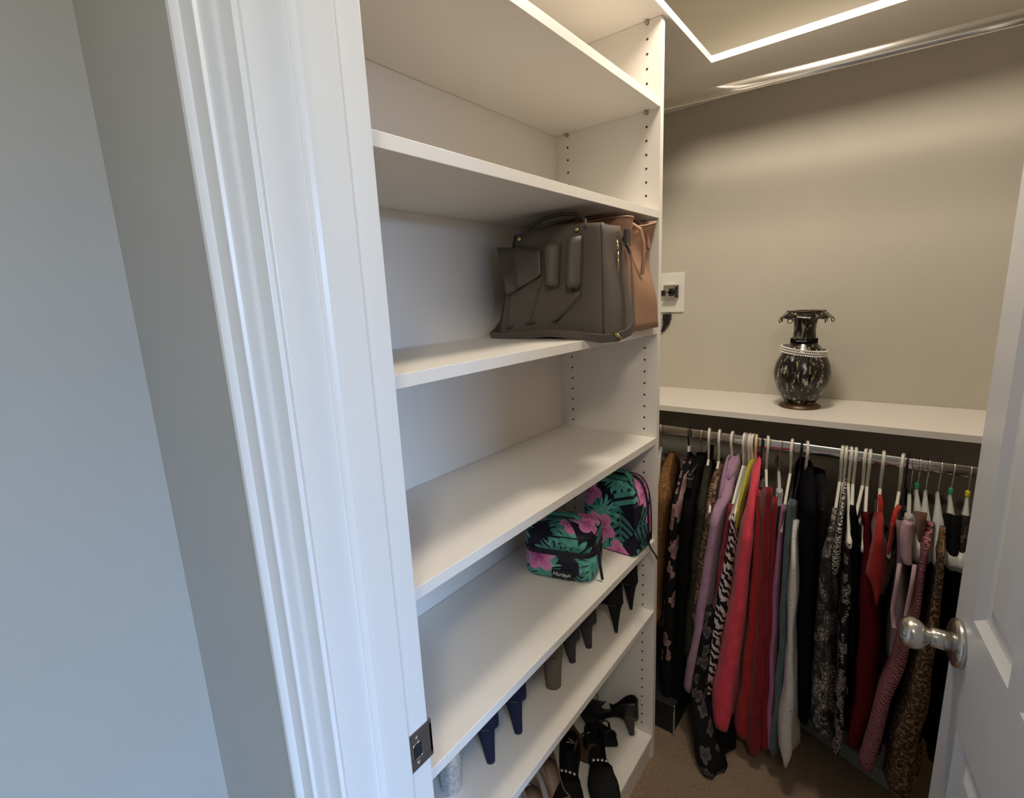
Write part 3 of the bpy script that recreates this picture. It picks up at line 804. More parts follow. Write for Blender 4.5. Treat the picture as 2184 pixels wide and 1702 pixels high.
# sewn label with its lettering, on the front face
fc = Vector((-0.139 + 0.012*lx + 0.0708*ly, -0.262 + 0.012*ly - 0.0708*lx, zs6 + 0.020))
Rl = Matrix.Translation(fc) @ Matrix.Rotation(rot1, 4, 'Z')
lab = MB().box((-0.026, -0.0008, -0.011), (0.026, 0.002, 0.011), Rl).build('label', M['label_black'], p1)
fcu = bpy.data.curves.new('lettering', 'FONT')
fcu.body = 'Hurley'; fcu.size = 0.0150; fcu.align_x = 'CENTER'; fcu.align_y = 'CENTER'; fcu.shear = 0.38; fcu.extrude = 0.0003; fcu.space_character = 0.98
tmp = bpy.data.objects.new('lettering', fcu); COL.objects.link(tmp)
bpy.context.view_layer.update()
tme = bpy.data.meshes.new_from_object(tmp.evaluated_get(bpy.context.evaluated_depsgraph_get()))
bpy.data.objects.remove(tmp)
Mt = Rl @ Matrix.Translation((-0.0045, -0.0012, 0.0)) @ Matrix.Rotation(math.radians(3), 4, 'Y') @ Matrix.Rotation(PI/2, 4, 'X')
m = MB(); m.add([Mt @ v.co for v in tme.vertices], [tuple(p.vertices) for p in tme.polygons])
m.build('lettering', M['print_white'], lab)
m = MB()
for s in (-1, 1):
    m.tube([Rl @ Vector((0.0195 + s*0.0030, -0.0012, 0.0040)), Rl @ Vector((0.0195 + s*0.0009, -0.0012, 0.0014)), Rl @ Vector((0.0195 + s*0.0009, -0.0012, -0.0014)), Rl @ Vector((0.0195 + s*0.0030, -0.0012, -0.0040))], 0.0005, 5)
m.build('emblem', M['print_white'], lab)

p2 = empty('cosmetic_pouch', (-0.085, -0.066, zs6), 0, 'tall arched tropical print pouch next to the tower side panel', 'cosmetic bag', 'tropical print pouches')
# arched body: the arch outline lies in the x-z plane, thickness along y
def arch(hx, h, n=12, pw=0.42):
    pts = []
    for k in range(n*2 + 1):
        a = PI*k/(2*n)
        pts.append((hx*math.copysign(abs(math.cos(a))**pw, math.cos(a)), 0.014 + (h - 0.014)*abs(math.sin(a))**0.62))
    return pts + [(-hx + 0.004, 0.002), (-hx + 0.016, 0.0), (hx - 0.016, 0.0), (hx - 0.004, 0.002)]
rings = []
for y, k in ((-0.110, 0.86), (-0.1125, 0.93), (-0.108, 0.97), (-0.098, 1.0), (-0.07, 1.015), (-0.04, 1.0), (-0.026, 0.97), (-0.020, 0.9)):
    rings.append([Vector((-0.083 + x*k, y + 0.012*(1 - z/0.20)*(-1 if y < -0.09 else 0), zs6 + 0.002 + z*(0.5 + 0.5*k))) for x, z in arch(0.084, 0.200)])
U = [[(p.x + p.y*0.9 + 0.4, p.z) for p in r] + [(r[0].x + r[0].y*0.9 + 0.4, r[0].z)] for r in rings]
MB().rings(rings, uvs=U).build('body', M['tropical'], p2, smooth=True)
zr = []
for y in (-0.060, -0.059, -0.048, -0.047):
    k = 1.022 if y in (-0.059, -0.048) else 1.0
    zr.append([Vector((-0.083 + x*k, y, zs6 + 0.002 + z*k)) for x, z in arch(0.084, 0.200)[:25]])
MB().rings(zr, close=False, cap0=False, cap1=False).build('zipper', M['zip_black'], p2, smooth=True)
for y in (-0.098, -0.030):
    MB().tube([Vector((-0.083 + x*1.003, y, zs6 + 0.002 + z*1.003)) for x, z in arch(0.084, 0.200)[:25]], 0.0016, 6).build('piping', M['zip_black'], p2, smooth=True)
MB().strap([(-0.12, -0.066, zs6 + 0.198), (-0.10, -0.066, zs6 + 0.216), (-0.06, -0.066, zs6 + 0.216), (-0.035, -0.066, zs6 + 0.196)], 0.020, 0.003, (0, 1, 0)).build('handle', M['tropical'], p2, smooth=True)
MB().strap([(0.003, -0.054, zs6 + 0.018), (0.012, -0.062, zs6 + 0.007), (0.030, -0.070, zs6 - 0.006), (0.036, -0.073, zs6 - 0.014)], 0.005, 0.0025, (0, 1, 0.3)).build('zip_pull', M['black_plastic'], p2)

# ------------------------------------------------------------------ shoes
def make_shoe(name, label, loc, rz, upper, sole_m, L=0.185, h=0.085, wb=0.036, wh=0.026, toe='point', heel='stiletto', hr=0.05, heel_m=None, insole=None, topen=0.62, straps=None, group=None, tip=None, scale=1.0, cat='shoe', M4=None):
    """local +x runs from heel to toe, origin on the ground under the back of the heel"""
    root = empty(name, loc, rz, label, cat, group)
    LOCAL.add(root.name)
    if M4 is not None: root.matrix_world = M4
    NS = 22
    def sole(t): return h*(1 - smooth01((t - 0.16)/0.50)) + 0.004 + 0.006*smooth01((t - 0.85)/0.15)
    def wid(t):
        if t < 0.12: w = wh*(0.55 + 0.45*math.sin(PI/2*t/0.12))
        elif t < 0.42: w = lerp(wh, wh*0.84, smooth01((t - 0.12)/0.30))
        elif t < 0.72: w = lerp(wh*0.84, wb, smooth01((t - 0.42)/0.30))
        else:
            k = (t - 0.72)/0.28
            w = wb*(1 - k**1.7*0.90) if toe == 'point' else wb*math.sqrt(max(0.03, 1 - (k*0.97)**3.2))
        return w
    ts = [i/NS for i in range(NS + 1)]
    # outsole
    rs = []
    for t in ts:
        w, z = wid(t), sole(t)
        rs.append([Vector((t*L, -w, z)), Vector((t*L, w, z)), Vector((t*L, w*0.96, z - 0.004)), Vector((t*L, -w*0.96, z - 0.004))])
    MB().rings(rs).build('sole', sole_m, root, smooth=True, auto=0.6)
    rs = [[Vector((t*L, -wid(t)*0.93, sole(t) + 0.0012)), Vector((t*L, wid(t)*0.93, sole(t) + 0.0012))] for t in ts]
    MB().rings(rs, close=False, cap0=False, cap1=False).build('insole', insole or upper, root, smooth=True, solid=0.001)
    if upper and not straps:
        b = MB(); NA = 13; G = []
        for i, t in enumerate(ts):
            w, z = wid(t), sole(t)
            if t < topen:
                hh = lerp(hr, 0.018, smooth01(t/0.45)) if t < 0.45 else lerp(0.018, 0.034, smooth01((t - 0.45)/(topen - 0.45)))
            else:
                k = (t - topen)/(1 - topen)
                hh = lerp(0.036, 0.010 if toe == 'point' else 0.016, k**0.9)
            row = []
            for j in range(NA):
                a = PI*j/(NA - 1)
                if t < topen:
                    if j < 5: y, zz = -w*(1.02 - 0.10*(j/4)), z + hh*j/4
                    elif j > 7: y, zz = w*(1.02 - 0.10*((12 - j)/4)), z + hh*(12 - j)/4
                    else: y, zz = lerp(-w*0.9, w*0.9, (j - 4)/4), z + hh
                else:
                    y = -w*1.02*math.copysign(abs(math.cos(a))**0.8, math.cos(a)); zz = z + hh*math.sin(a)**0.75
                row.append(Vector((t*L, y, zz)))
            G.append(row)
        v = [p for r in G for p in r]; f = []
        for i in range(NS):
            for j in range(NA - 1):
                if ts[i+1] < topen and 4 <= j <= 7: continue
                f.append((i*NA + j, i*NA + j + 1, (i+1)*NA + j + 1, (i+1)*NA + j))
        # rounded back of the heel counter
        base = len(v); w0 = wid(0)
        for j in range(5):
            for q in range(1, 6):
                a = PI*q/6
                v.append(Vector((-0.011*math.sin(a)*(1 - 0.35*(j/4)), -w0*math.cos(a), sole(0) + hr*j/4)))
        for j in range(4):
            def idx(jj, q):
                if q == 0: return jj
                if q == 6: return NA - 1 - jj
                return base + jj*5 + q - 1
            for q in range(6): f.append((idx(j, q), idx(j, q + 1), idx(j + 1, q + 1), idx(j + 1, q)))
        b.add(v, f)
        b.build('upper', upper, root, smooth=True, solid=0.0018)
    if straps:
        for k, (t, dx, hh, wd) in enumerate(straps):
            w, z = wid(t), sole(t)
            MB().strap([(t*L + dx*math.sin(PI*q/10), -w*1.02*math.cos(PI*q/10), z + hh*math.sin(PI*q/10)**0.8) for q in range(11)], wd, 0.0022, (1, 0, 0.15)).build('strap', upper, root, smooth=True, auto=0.7)
    hm = heel_m or sole_m
    if h > 0.02:
        rs = []
        for k in range(9):
            t = k/8; z = lerp(h + 0.001, 0.004, t)
            if heel == 'stiletto': rx, ry, cx = lerp(0.030, 0.0052, t**0.62), lerp(wh*0.80, 0.0052, t**0.62), lerp(0.0195, 0.0100, t**0.8)
            elif heel == 'block': rx, ry, cx = lerp(0.029, 0.021, t**0.7), lerp(wh*0.86, 0.020, t), lerp(0.0185, 0.017, t)
            else: rx, ry, cx = lerp(0.026, 0.010, t**0.6), lerp(wh*0.9, 0.0095, t**0.7), lerp(0.024, 0.013, t)
            rs.append([Vector((cx + rx*math.cos(q)*(1 if math.cos(q) < 0 else 0.75), ry*math.sin(q), z + (0.010*(1 - t)*math.cos(q) if k == 0 else 0)*-0.3)) for q in [2*PI*j/18 for j in range(18)]])
        MB().rings(rs).build('heel', hm, root, smooth=True, auto=0.9)
        lr = rs[-1]; c = sum(lr, Vector((0, 0, 0)))/18
        MB().rings([[p.copy() for p in lr], [Vector((p.x, p.y, 0.0)) for p in lr]]).build('heel_tip', tip or sole_m, root)
    else:
        rs = [[Vector((t*L, -wid(t)*0.9, sole(t) - 0.003)), Vector((t*L, wid(t)*0.9, sole(t) - 0.003)), Vector((t*L, wid(t)*0.9, 0)), Vector((t*L, -wid(t)*0.9, 0))] for t in [0, 0.04, 0.1, 0.2, 0.27]]
        MB().rings(rs).build('heel', hm, root)
    return root

M['shoe_black'] = plain('black_suede', (0.010, 0.010, 0.011), 0.8, 0, 0.2, 500, 0.3)
M['shoe_patent'] = plain('black_leather_shoe', (0.014, 0.013, 0.014), 0.35)
M['shoe_navy'] = plain('navy_suede', (0.009, 0.011, 0.032), 0.75, 0, 0.25, 500, 0.3)
M['shoe_taupe'] = plain('taupe_suede', (0.15, 0.125, 0.10), 0.8, 0, 0.2, 500, 0.3)
M['shoe_nude'] = plain('nude_leather', (0.34, 0.24, 0.175), 0.5)
M['shoe_char'] = plain('charcoal_textile', (0.035, 0.032, 0.034), 0.8, nscale=300, nstr=0.5)
M['shoe_tip'] = plain('brown_heel_tip', (0.20, 0.10, 0.06), 0.5)
M['shoe_sole'] = plain('dark_shoe_sole', (0.03, 0.026, 0.024), 0.6)
M['shoe_brown'] = plain('brown_leather_shoe', (0.10, 0.055, 0.035), 0.5)
M['silver'] = plain('bright_silver', (0.80, 0.78, 0.74), 0.12, 1.0)

Z7, Z8 = SH['S7'], SH['S8']
HE = [   # name, label, place on the shelf, turn, upper, sole, shape
 ('high_heel', 'black high heel nearest the tower side panel on the upper shoe shelf', (-0.050, -0.030), 176, 'shoe_black', 'shoe_sole', dict(h=0.090, tip='shoe_tip', heel='stiletto')),
 ('high_heel', 'black stiletto with brown heel tip, second from the side panel', (-0.040, -0.148), 178, 'shoe_black', 'shoe_sole', dict(h=0.092, tip='shoe_tip', heel='stiletto')),
 ('high_heel', 'dark textured pump between the black stiletto and the charcoal pump', (-0.072, -0.240), 182, 'shoe_char', 'shoe_sole', dict(h=0.075, heel='kitten')),
 ('high_heel', 'charcoal pump with short thick heel beside the taupe block heel', (-0.080, -0.312), 178, 'shoe_char', 'shoe_sole', dict(h=0.070, heel='kitten')),
 ('block_heel', 'taupe suede block heel shoe in the middle of the upper shoe shelf', (-0.074, -0.405), 180, 'shoe_taupe', 'shoe_taupe', dict(h=0.085, heel='block')),
 ('block_heel', 'taupe block heel half hidden beside the navy pumps', (-0.125, -0.485), 180, 'shoe_taupe', 'shoe_taupe', dict(h=0.080, heel='block', L=0.17)),
 ('high_heel', 'navy blue suede pump on the right of the navy pair', (-0.066, -0.560), 180, 'shoe_navy', 'shoe_sole', dict(h=0.090, heel='kitten', tip='shoe_sole')),
 ('high_heel', 'navy blue suede pump nearer the silver glitter heel', (-0.070, -0.648), 180, 'shoe_navy', 'shoe_sole', dict(h=0.090, heel='kitten', tip='shoe_sole')),
 ('block_heel', 'silver glitter block heel shoe at the door jamb end', (-0.092, -0.735), 180, 'glitter', 'glitter', dict(h=0.095, heel='block', wh=0.026)),
]
for nm, lb, (x, y), rz, um, sm, kw in HE:
    kw = dict(kw)
    if 'tip' in kw: kw['tip'] = M[kw['tip']]
    hm = M[sm] if sm in ('glitter',) else M[um]
    make_shoe(nm, lb, (x, y, Z7), math.radians(rz), M[um], M[sm], heel_m=hm, group='heels on the upper shoe shelf', **kw)

def on_low(x, y, deg): return (x, y, Z8), math.radians(deg)
a, b = on_low(-0.150, -0.115, -50)
f1 = make_shoe('flat_shoe', 'black flat shoe with bright toe studs, right of the two pointing out', a, b, M['shoe_black'], M['shoe_sole'], group='shoes on the lowest shelf', L=0.225, h=0.012, toe='round', wb=0.043, wh=0.031, hr=0.045)
for k in range(4):
    MB().lathe([(0.0055, 0), (0.005, 0.003), (0.003, 0.005), (0.0002, 0.0056)], 12, (0.118 + 0.002*k, -0.018 + 0.012*k, 0.046 + 0.002*math.sin(k))).build('stud', M['silver'], f1, smooth=True)
a, b = on_low(-0.185, -0.185, -62)
f2 = make_shoe('flat_shoe', 'black flat shoe with bright toe studs, left of the two pointing out', a, b, M['shoe_black'], M['shoe_sole'], group='shoes on the lowest shelf', L=0.225, h=0.012, toe='round', wb=0.045, wh=0.032, hr=0.045)
for k in range(4):
    MB().lathe([(0.0055, 0), (0.005, 0.003), (0.003, 0.005), (0.0002, 0.0056)], 12, (0.118 + 0.002*k, -0.018 + 0.012*k, 0.046 + 0.002*math.sin(k))).build('stud', M['silver'], f2, smooth=True)
# pump leaning on its toe by the side panel
Mx = Matrix.Translation((-0.045, -0.030, Z8)) @ Matrix.Rotation(math.radians(176), 4, 'Z')
make_shoe('high_heel', 'black leather pump against the side panel on the lowest shelf', (0, 0, 0), 0, M['shoe_patent'], M['shoe_sole'], group='shoes on the lowest shelf', L=0.20, h=0.06, heel='kitten', hr=0.062, M4=Mx)
# strappy sandals and nude shoes behind
sA = make_shoe('strappy_sandal', 'black strappy sandal with looped ankle straps on the lowest shelf', (-0.265, -0.060, Z8), math.radians(-12), M['shoe_patent'], M['shoe_sole'], group='shoes on the lowest shelf', L=0.20, h=0.055, heel='kitten', straps=[(0.86, -0.01, 0.030, 0.010), (0.70, -0.005, 0.042, 0.008), (0.08, 0.03, 0.075, 0.007)], insole=M['shoe_black'])
m = MB()
for c, rr in (((0.050, 0.0, 0.105), 0.030), ((0.085, 0.012, 0.10), 0.024)):
    m.tube([Vector(c) + Vector((rr*math.cos(q), 0.010*math.sin(q*2), rr*0.75*math.sin(q))) for q in [2*PI*j/20 for j in range(20)]], 0.0017, 6, True)
m.build('ankle_strap', M['shoe_patent'], sA, smooth=True)
sB = make_shoe('strappy_sandal', 'dark sandal with a wide gold ankle cuff on the lowest shelf', (-0.280, -0.150, Z8), math.radians(-8), M['shoe_brown'], M['shoe_sole'], group='shoes on the lowest shelf', L=0.20, h=0.060, heel='kitten', straps=[(0.84, -0.01, 0.030, 0.010), (0.62, 0.0, 0.045, 0.008)], insole=M['shoe_brown'])
m = MB()
m.rings([[Vector((0.055 + 0.031*math.cos(q), 0.027*math.sin(q), z)) for q in [2*PI*j/28 for j in range(28)]] for z in (0.128, 0.136, 0.146, 0.152)], cap0=False, cap1=False)
m.build('ankle_cuff', M['gold'], sB, smooth=True, solid=0.002)
make_shoe('pump', 'nude leather pump half hidden behind the studded black flats', (-0.205, -0.300, Z8), math.radians(-32), M['shoe_nude'], M['shoe_sole'], group='shoes on the lowest shelf', L=0.195, h=0.045, heel='kitten')
make_shoe('pump', 'nude leather pump at the door end of the lowest shelf', (-0.195, -0.395, Z8), math.radians(-28), M['shoe_nude'], M['shoe_sole'], group='shoes on the lowest shelf', L=0.195, h=0.045, heel='kitten')
make_shoe('flat_shoe', 'brown flat sandal near the door end of the lowest shelf', (-0.215, -0.500, Z8), math.radians(-10), M['shoe_brown'], M['shoe_sole'], group='shoes on the lowest shelf', L=0.20, h=0.012, straps=[(0.80, -0.01, 0.034, 0.014), (0.62, -0.01, 0.044, 0.012)], insole=M['shoe_brown'], toe='round')

# ------------------------------------------------------------------ things on the floor under the clothes
bd = Vector((0.923, -0.384, 0)); bn = Vector((0.384, 0.923, 0)); p0 = Vector((0.245, 0.437, FLOOR))
R = Matrix((bd, bn, Vector((0, 0, 1)))).transposed().to_4x4(); R.translation = p0
gb = empty('storage_box', tuple(p0), 0, 'low pale grey storage box on the carpet under the hanging clothes', 'box')
MB().box((0, 0, 0), (0.40, 0.10, 0.042), R).build('body', M['box_grey'], gb, bevel=0.003)
MB().box((-0.004, -0.004, 0.042), (0.404, 0.104, 0.052), R).build('lid', M['box_grey'], gb, bevel=0.002)
kb = empty('shoe_box', (-0.10, 0.28, FLOOR), 0, 'black box with a worn pale corner on the carpet beside the tower', 'box')
box('body', (-0.29, 0.122, FLOOR), (0.022, 0.46, FLOOR + 0.100), M['box_black'], kb, 0.002)
box('lid', (-0.294, 0.118, FLOOR + 0.092), (0.026, 0.464, FLOOR + 0.112), M['box_black'], kb, 0.002)
box('corner_strip', (0.0225, 0.1185, FLOOR + 0.004), (0.0265, 0.1225, FLOOR + 0.112), M['box_edge'], kb)

# ------------------------------------------------------------------ hangers
# per garment: x on the rod, then (height, x, half thickness, front edge y) from top to hem
ROWS = {
    'rust': (-0.119, [(0.87, -0.073, 0.0088, 0.3), (0.837, -0.067, 0.0243, 0.24), (0.793, -0.043, 0.03, 0.15), (0.695, -0.053, 0.0291, 0.15), (0.561, -0.067, 0.0323, 0.15), (0.334, -0.076, 0.0375, 0.15)]),
    'floral_pink': (-0.023, [(0.868, -0.016, 0.0145, 0.3), (0.824, -0.004, 0.02, 0.22), (0.777, 0.007, 0.0215, 0.14), (0.666, -0.003, 0.0213, 0.14), (0.419, -0.009, 0.0252, 0.14), (0.155, -0.013, 0.0284, 0.14), (0.007, -0.016, 0.0298, 0.14)]),
    'black_trouser': (0.019, [(0.882, 0.018, 0.0193, 0.3), (0.83, 0.027, 0.0245, 0.22), (0.75, 0.037, 0.0282, 0.15), (0.426, 0.026, 0.0312, 0.15), (0.073, 0.016, 0.0313, 0.15)]),
    'olive': (0.041, [(0.863, 0.054, 0.0101, 0.28), (0.83, 0.071, 0.0152, 0.2), (0.795, 0.083, 0.0181, 0.14), (0.61, 0.072, 0.0222, 0.14), (0.276, 0.054, 0.0221, 0.14)]),
    'brown_lace': (0.073, [(0.86, 0.09, 0.0111, 0.26), (0.828, 0.096, 0.0176, 0.2), (0.756, 0.105, 0.0199, 0.14), (0.615, 0.088, 0.0233, 0.14), (0.401, 0.07, 0.0236, 0.14)]),
    'lilac': (0.112, [(0.899, 0.116, 0.0111, 0.34), (0.864, 0.125, 0.0216, 0.27), (0.813, 0.129, 0.0231, 0.2), (0.773, 0.124, 0.0213, 0.13), (0.704, 0.118, 0.0197, 0.13), (0.547, 0.102, 0.0218, 0.13), (0.382, 0.089, 0.0239, 0.13), (0.26, 0.077, 0.0267, 0.13), (0.153, 0.065, 0.0288, 0.13)]),
    'floral_grey': (0.132, [(0.475, 0.12, 0.0223, 0.13), (0.252, 0.102, 0.0295, 0.11), (0.155, 0.097, 0.0327, 0.1), (0.086, 0.114, 0.035, 0.07), (0.018, 0.136, 0.0356, 0.045), (-0.018, 0.161, 0.0354, 0.028)]),
    'crimson': (0.147, [(0.814, 0.16, 0.0063, 0.15), (0.779, 0.156, 0.0089, 0.15), (0.704, 0.148, 0.0103, 0.15), (0.549, 0.139, 0.0153, 0.15), (0.336, 0.126, 0.0166, 0.15)]),
    'zebra': (0.152, [(0.79, 0.169, 0.0056, 0.14), (0.758, 0.169, 0.0088, 0.14), (0.691, 0.166, 0.0146, 0.14), (0.638, 0.161, 0.0173, 0.14), (0.479, 0.145, 0.0246, 0.14), (0.309, 0.125, 0.0235, 0.14), (0.165, 0.108, 0.0236, 0.14), (0.096, 0.097, 0.016, 0.14)]),
    'lime': (0.162, [(0.9, 0.177, 0.0058, 0.28), (0.853, 0.181, 0.0088, 0.2), (0.776, 0.175, 0.0069, 0.17), (0.724, 0.17, 0.0064, 0.17)]),
    'coral': (0.182, [(0.907, 0.201, 0.0045, 0.3), (0.888, 0.208, 0.0135, 0.22), (0.823, 0.216, 0.0155, 0.15), (0.735, 0.213, 0.0215, 0.12), (0.588, 0.205, 0.0252, 0.12), (0.433, 0.194, 0.0329, 0.12), (0.266, 0.178, 0.0381, 0.12), (0.128, 0.168, 0.0412, 0.12), (0.079, 0.167, 0.0333, 0.12)]),
    'scarlet': (0.197, [(0.873, 0.23, 0.0064, 0.15), (0.799, 0.234, 0.0106, 0.15), (0.657, 0.236, 0.0156, 0.15), (0.509, 0.236, 0.0183, 0.15), (0.27, 0.229, 0.0223, 0.15), (0.057, 0.222, 0.0263, 0.15)]),
    'ruby': (0.213, [(0.888, 0.26, 0.0124, 0.14), (0.809, 0.258, 0.016, 0.14), (0.669, 0.259, 0.0163, 0.14), (0.449, 0.261, 0.0204, 0.14), (0.212, 0.259, 0.0248, 0.14), (0.029, 0.259, 0.0261, 0.14)]),
    'red_trouser': (0.248, [(0.853, 0.273, 0.0074, 0.17), (0.757, 0.268, 0.0127, 0.17), (0.585, 0.271, 0.0142, 0.17), (0.358, 0.274, 0.0158, 0.17), (0.033, 0.28, 0.0203, 0.17)]),
    'orchid': (0.278, [(0.843, 0.292, 0.0055, 0.15), (0.772, 0.29, 0.0084, 0.15), (0.602, 0.288, 0.0103, 0.15), (0.38, 0.292, 0.0106, 0.15), (0.063, 0.3, 0.0123, 0.15)]),
    'slate': (0.299, [(0.867, 0.311, 0.0065, 0.14), (0.808, 0.31, 0.0114, 0.14), (0.616, 0.313, 0.0162, 0.14), (0.398, 0.317, 0.0172, 0.14), (0.179, 0.314, 0.0178, 0.14), (0.059, 0.311, 0.0157, 0.14)]),
    'white_lace': (0.305, [(0.801, 0.323, 0.0109, 0.16), (0.763, 0.326, 0.0096, 0.13), (0.712, 0.333, 0.0106, 0.1), (0.605, 0.338, 0.0166, 0.1), (0.506, 0.337, 0.0114, 0.1), (0.451, 0.342, 0.012, 0.1), (0.365, 0.345, 0.0176, 0.1), (0.214, 0.347, 0.0264, 0.1), (0.129, 0.348, 0.0278, 0.1), (0.078, 0.35, 0.0091, 0.1)]),
    'black_dress': (0.318, [(0.901, 0.339, 0.0101, 0.28), (0.867, 0.357, 0.0216, 0.14), (0.769, 0.361, 0.0255, 0.14), (0.565, 0.367, 0.0261, 0.14), (0.352, 0.377, 0.0223, 0.14), (0.209, 0.381, 0.0166, 0.14)]),
    'black_blouse': (0.36, [(0.88, 0.375, 0.0109, 0.28), (0.851, 0.383, 0.0128, 0.18), (0.718, 0.387, 0.0157, 0.18), (0.408, 0.397, 0.019, 0.18)]),
    'snake': (0.402, [(0.842, 0.405, 0.0081, 0.2), (0.773, 0.407, 0.0148, 0.13), (0.721, 0.406, 0.0219, 0.13), (0.587, 0.407, 0.0239, 0.13), (0.449, 0.411, 0.0258, 0.13), (0.307, 0.419, 0.0293, 0.13), (0.207, 0.424, 0.0296, 0.13)]),
    'ikat': (0.41, [(0.881, 0.421, 0.005, 0.22), (0.838, 0.422, 0.0069, 0.17), (0.79, 0.422, 0.0092, 0.13), (0.726, 0.421, 0.0152, 0.13), (0.692, 0.422, 0.0098, 0.13)]),
    'rose_black': (0.422, [(0.775, 0.445, 0.0106, 0.15), (0.659, 0.45, 0.0165, 0.15), (0.525, 0.454, 0.0163, 0.15), (0.386, 0.459, 0.0161, 0.15), (0.257, 0.464, 0.0163, 0.15), (0.148, 0.465, 0.0155, 0.15)]),
    'noir_top': (0.433, [(0.873, 0.447, 0.0062, 0.16), (0.787, 0.456, 0.0152, 0.16), (0.645, 0.463, 0.0174, 0.16), (0.457, 0.473, 0.0148, 0.16)]),
    'maroon': (0.464, [(0.869, 0.475, 0.0064, 0.14), (0.803, 0.481, 0.011, 0.14), (0.681, 0.496, 0.0275, 0.14), (0.486, 0.507, 0.0309, 0.14), (0.349, 0.51, 0.0296, 0.14), (0.201, 0.501, 0.0226, 0.14)]),
    'red_halter': (0.494, [(0.863, 0.501, 0.0072, 0.17), (0.818, 0.504, 0.014, 0.12), (0.757, 0.505, 0.0222, 0.12), (0.714, 0.504, 0.0273, 0.12), (0.682, 0.511, 0.0134, 0.12), (0.645, 0.514, 0.0045, 0.12)]),
    'red_short': (0.536, [(0.851, 0.525, 0.0052, 0.15), (0.811, 0.526, 0.0061, 0.15), (0.769, 0.526, 0.0066, 0.15)]),
    'dusk': (0.544, [(0.856, 0.535, 0.0061, 0.16), (0.752, 0.549, 0.013, 0.16), (0.602, 0.557, 0.0176, 0.16), (0.468, 0.555, 0.0108, 0.16)]),
    'blush': (0.557, [(0.878, 0.554, 0.011, 0.11), (0.854, 0.553, 0.0152, 0.11), (0.773, 0.559, 0.0149, 0.11)]),
    'brown_slip': (0.568, [(0.887, 0.581, 0.0115, 0.16), (0.823, 0.582, 0.0103, 0.16), (0.641, 0.591, 0.0097, 0.16)]),
    'pink_zebra': (0.584, [(0.852, 0.598, 0.0096, 0.2), (0.83, 0.59, 0.0103, 0.11), (0.729, 0.588, 0.0105, 0.11), (0.657, 0.588, 0.0123, 0.11), (0.538, 0.574, 0.019, 0.11), (0.395, 0.553, 0.0195, 0.11), (0.247, 0.538, 0.0222, 0.11), (0.17, 0.535, 0.0211, 0.11)]),
    'leopard': (0.611, [(0.846, 0.621, 0.0077, 0.2), (0.825, 0.616, 0.0088, 0.1), (0.746, 0.619, 0.0108, 0.1), (0.651, 0.619, 0.0137, 0.1), (0.538, 0.613, 0.0221, 0.1), (0.435, 0.611, 0.0283, 0.1), (0.295, 0.601, 0.0327, 0.1), (0.154, 0.6, 0.0339, 0.1)]),
    'black_knit': (0.635, [(0.88, 0.64, 0.0174, 0.2), (0.79, 0.639, 0.0169, 0.14), (0.614, 0.648, 0.0157, 0.14), (0.426, 0.653, 0.0165, 0.14), (0.259, 0.654, 0.0182, 0.14)]),
    'dark_floral': (0.666, [(0.882, 0.656, 0.0116, 0.2), (0.79, 0.654, 0.0091, 0.15), (0.554, 0.665, 0.0118, 0.15), (0.336, 0.671, 0.0145, 0.15)]),
}
STRAP = [(0.546, 0.107, 0.774), (0.545, 0.107, 0.716), (0.543, 0.107, 0.653), (0.549, 0.107, 0.608), (0.559, 0.107, 0.605), (0.568, 0.107, 0.613), (0.569, 0.107, 0.657), (0.572, 0.107, 0.725), (0.573, 0.107, 0.78)]

RY = 0.341
def arcpts():
    return [(0, 0.0225, -0.006), (0, 0.0215, 0.006), (0, 0.015, 0.0165), (0, 0.005, 0.0207), (0, -0.006, 0.0205), (0, -0.0155, 0.015), (0, -0.0205, 0.005), (0, -0.0205, -0.008), (0, -0.016, -0.022), (0, -0.008, -0.035), (0, -0.001, -0.048)]
def proto_tube(mat, r=0.0042):
    t = empty('clothes_hanger', (0, 0, 0)); LOCAL.add(t.name)
    MB().tube(arcpts() + [(0, 0, -0.085)], r, 8).build('hook', mat, t, smooth=True)
    MB().tube([(0, 0, -0.084), (0, -0.018, -0.092), (0, -0.10, -0.129), (0, -0.172, -0.168), (0, -0.186, -0.178), (0, -0.188, -0.187), (0, -0.180, -0.193), (0, 0, -0.196), (0, 0.180, -0.193), (0, 0.188, -0.187), (0, 0.186, -0.178), (0, 0.172, -0.168), (0, 0.10, -0.129), (0, 0.018, -0.092)], r, 8, True).build('shoulder_frame', mat, t, smooth=True)
    return t
def proto_velvet():
    t = empty('clothes_hanger', (0, 0, 0)); LOCAL.add(t.name)
    MB().tube(arcpts() + [(0, 0, -0.075)], 0.0026, 8).build('hook', M['black_plastic'], t, smooth=True)
    MB().strap([(0, -0.188, -0.182), (0, -0.175, -0.166), (0, -0.10, -0.120), (0, -0.02, -0.078), (0, 0, -0.074), (0, 0.02, -0.078), (0, 0.10, -0.120), (0, 0.175, -0.166), (0, 0.188, -0.182)], 0.005, 0.012, (1, 0, 0)).build('shoulder_frame', M['black_velvet'], t)
    return t
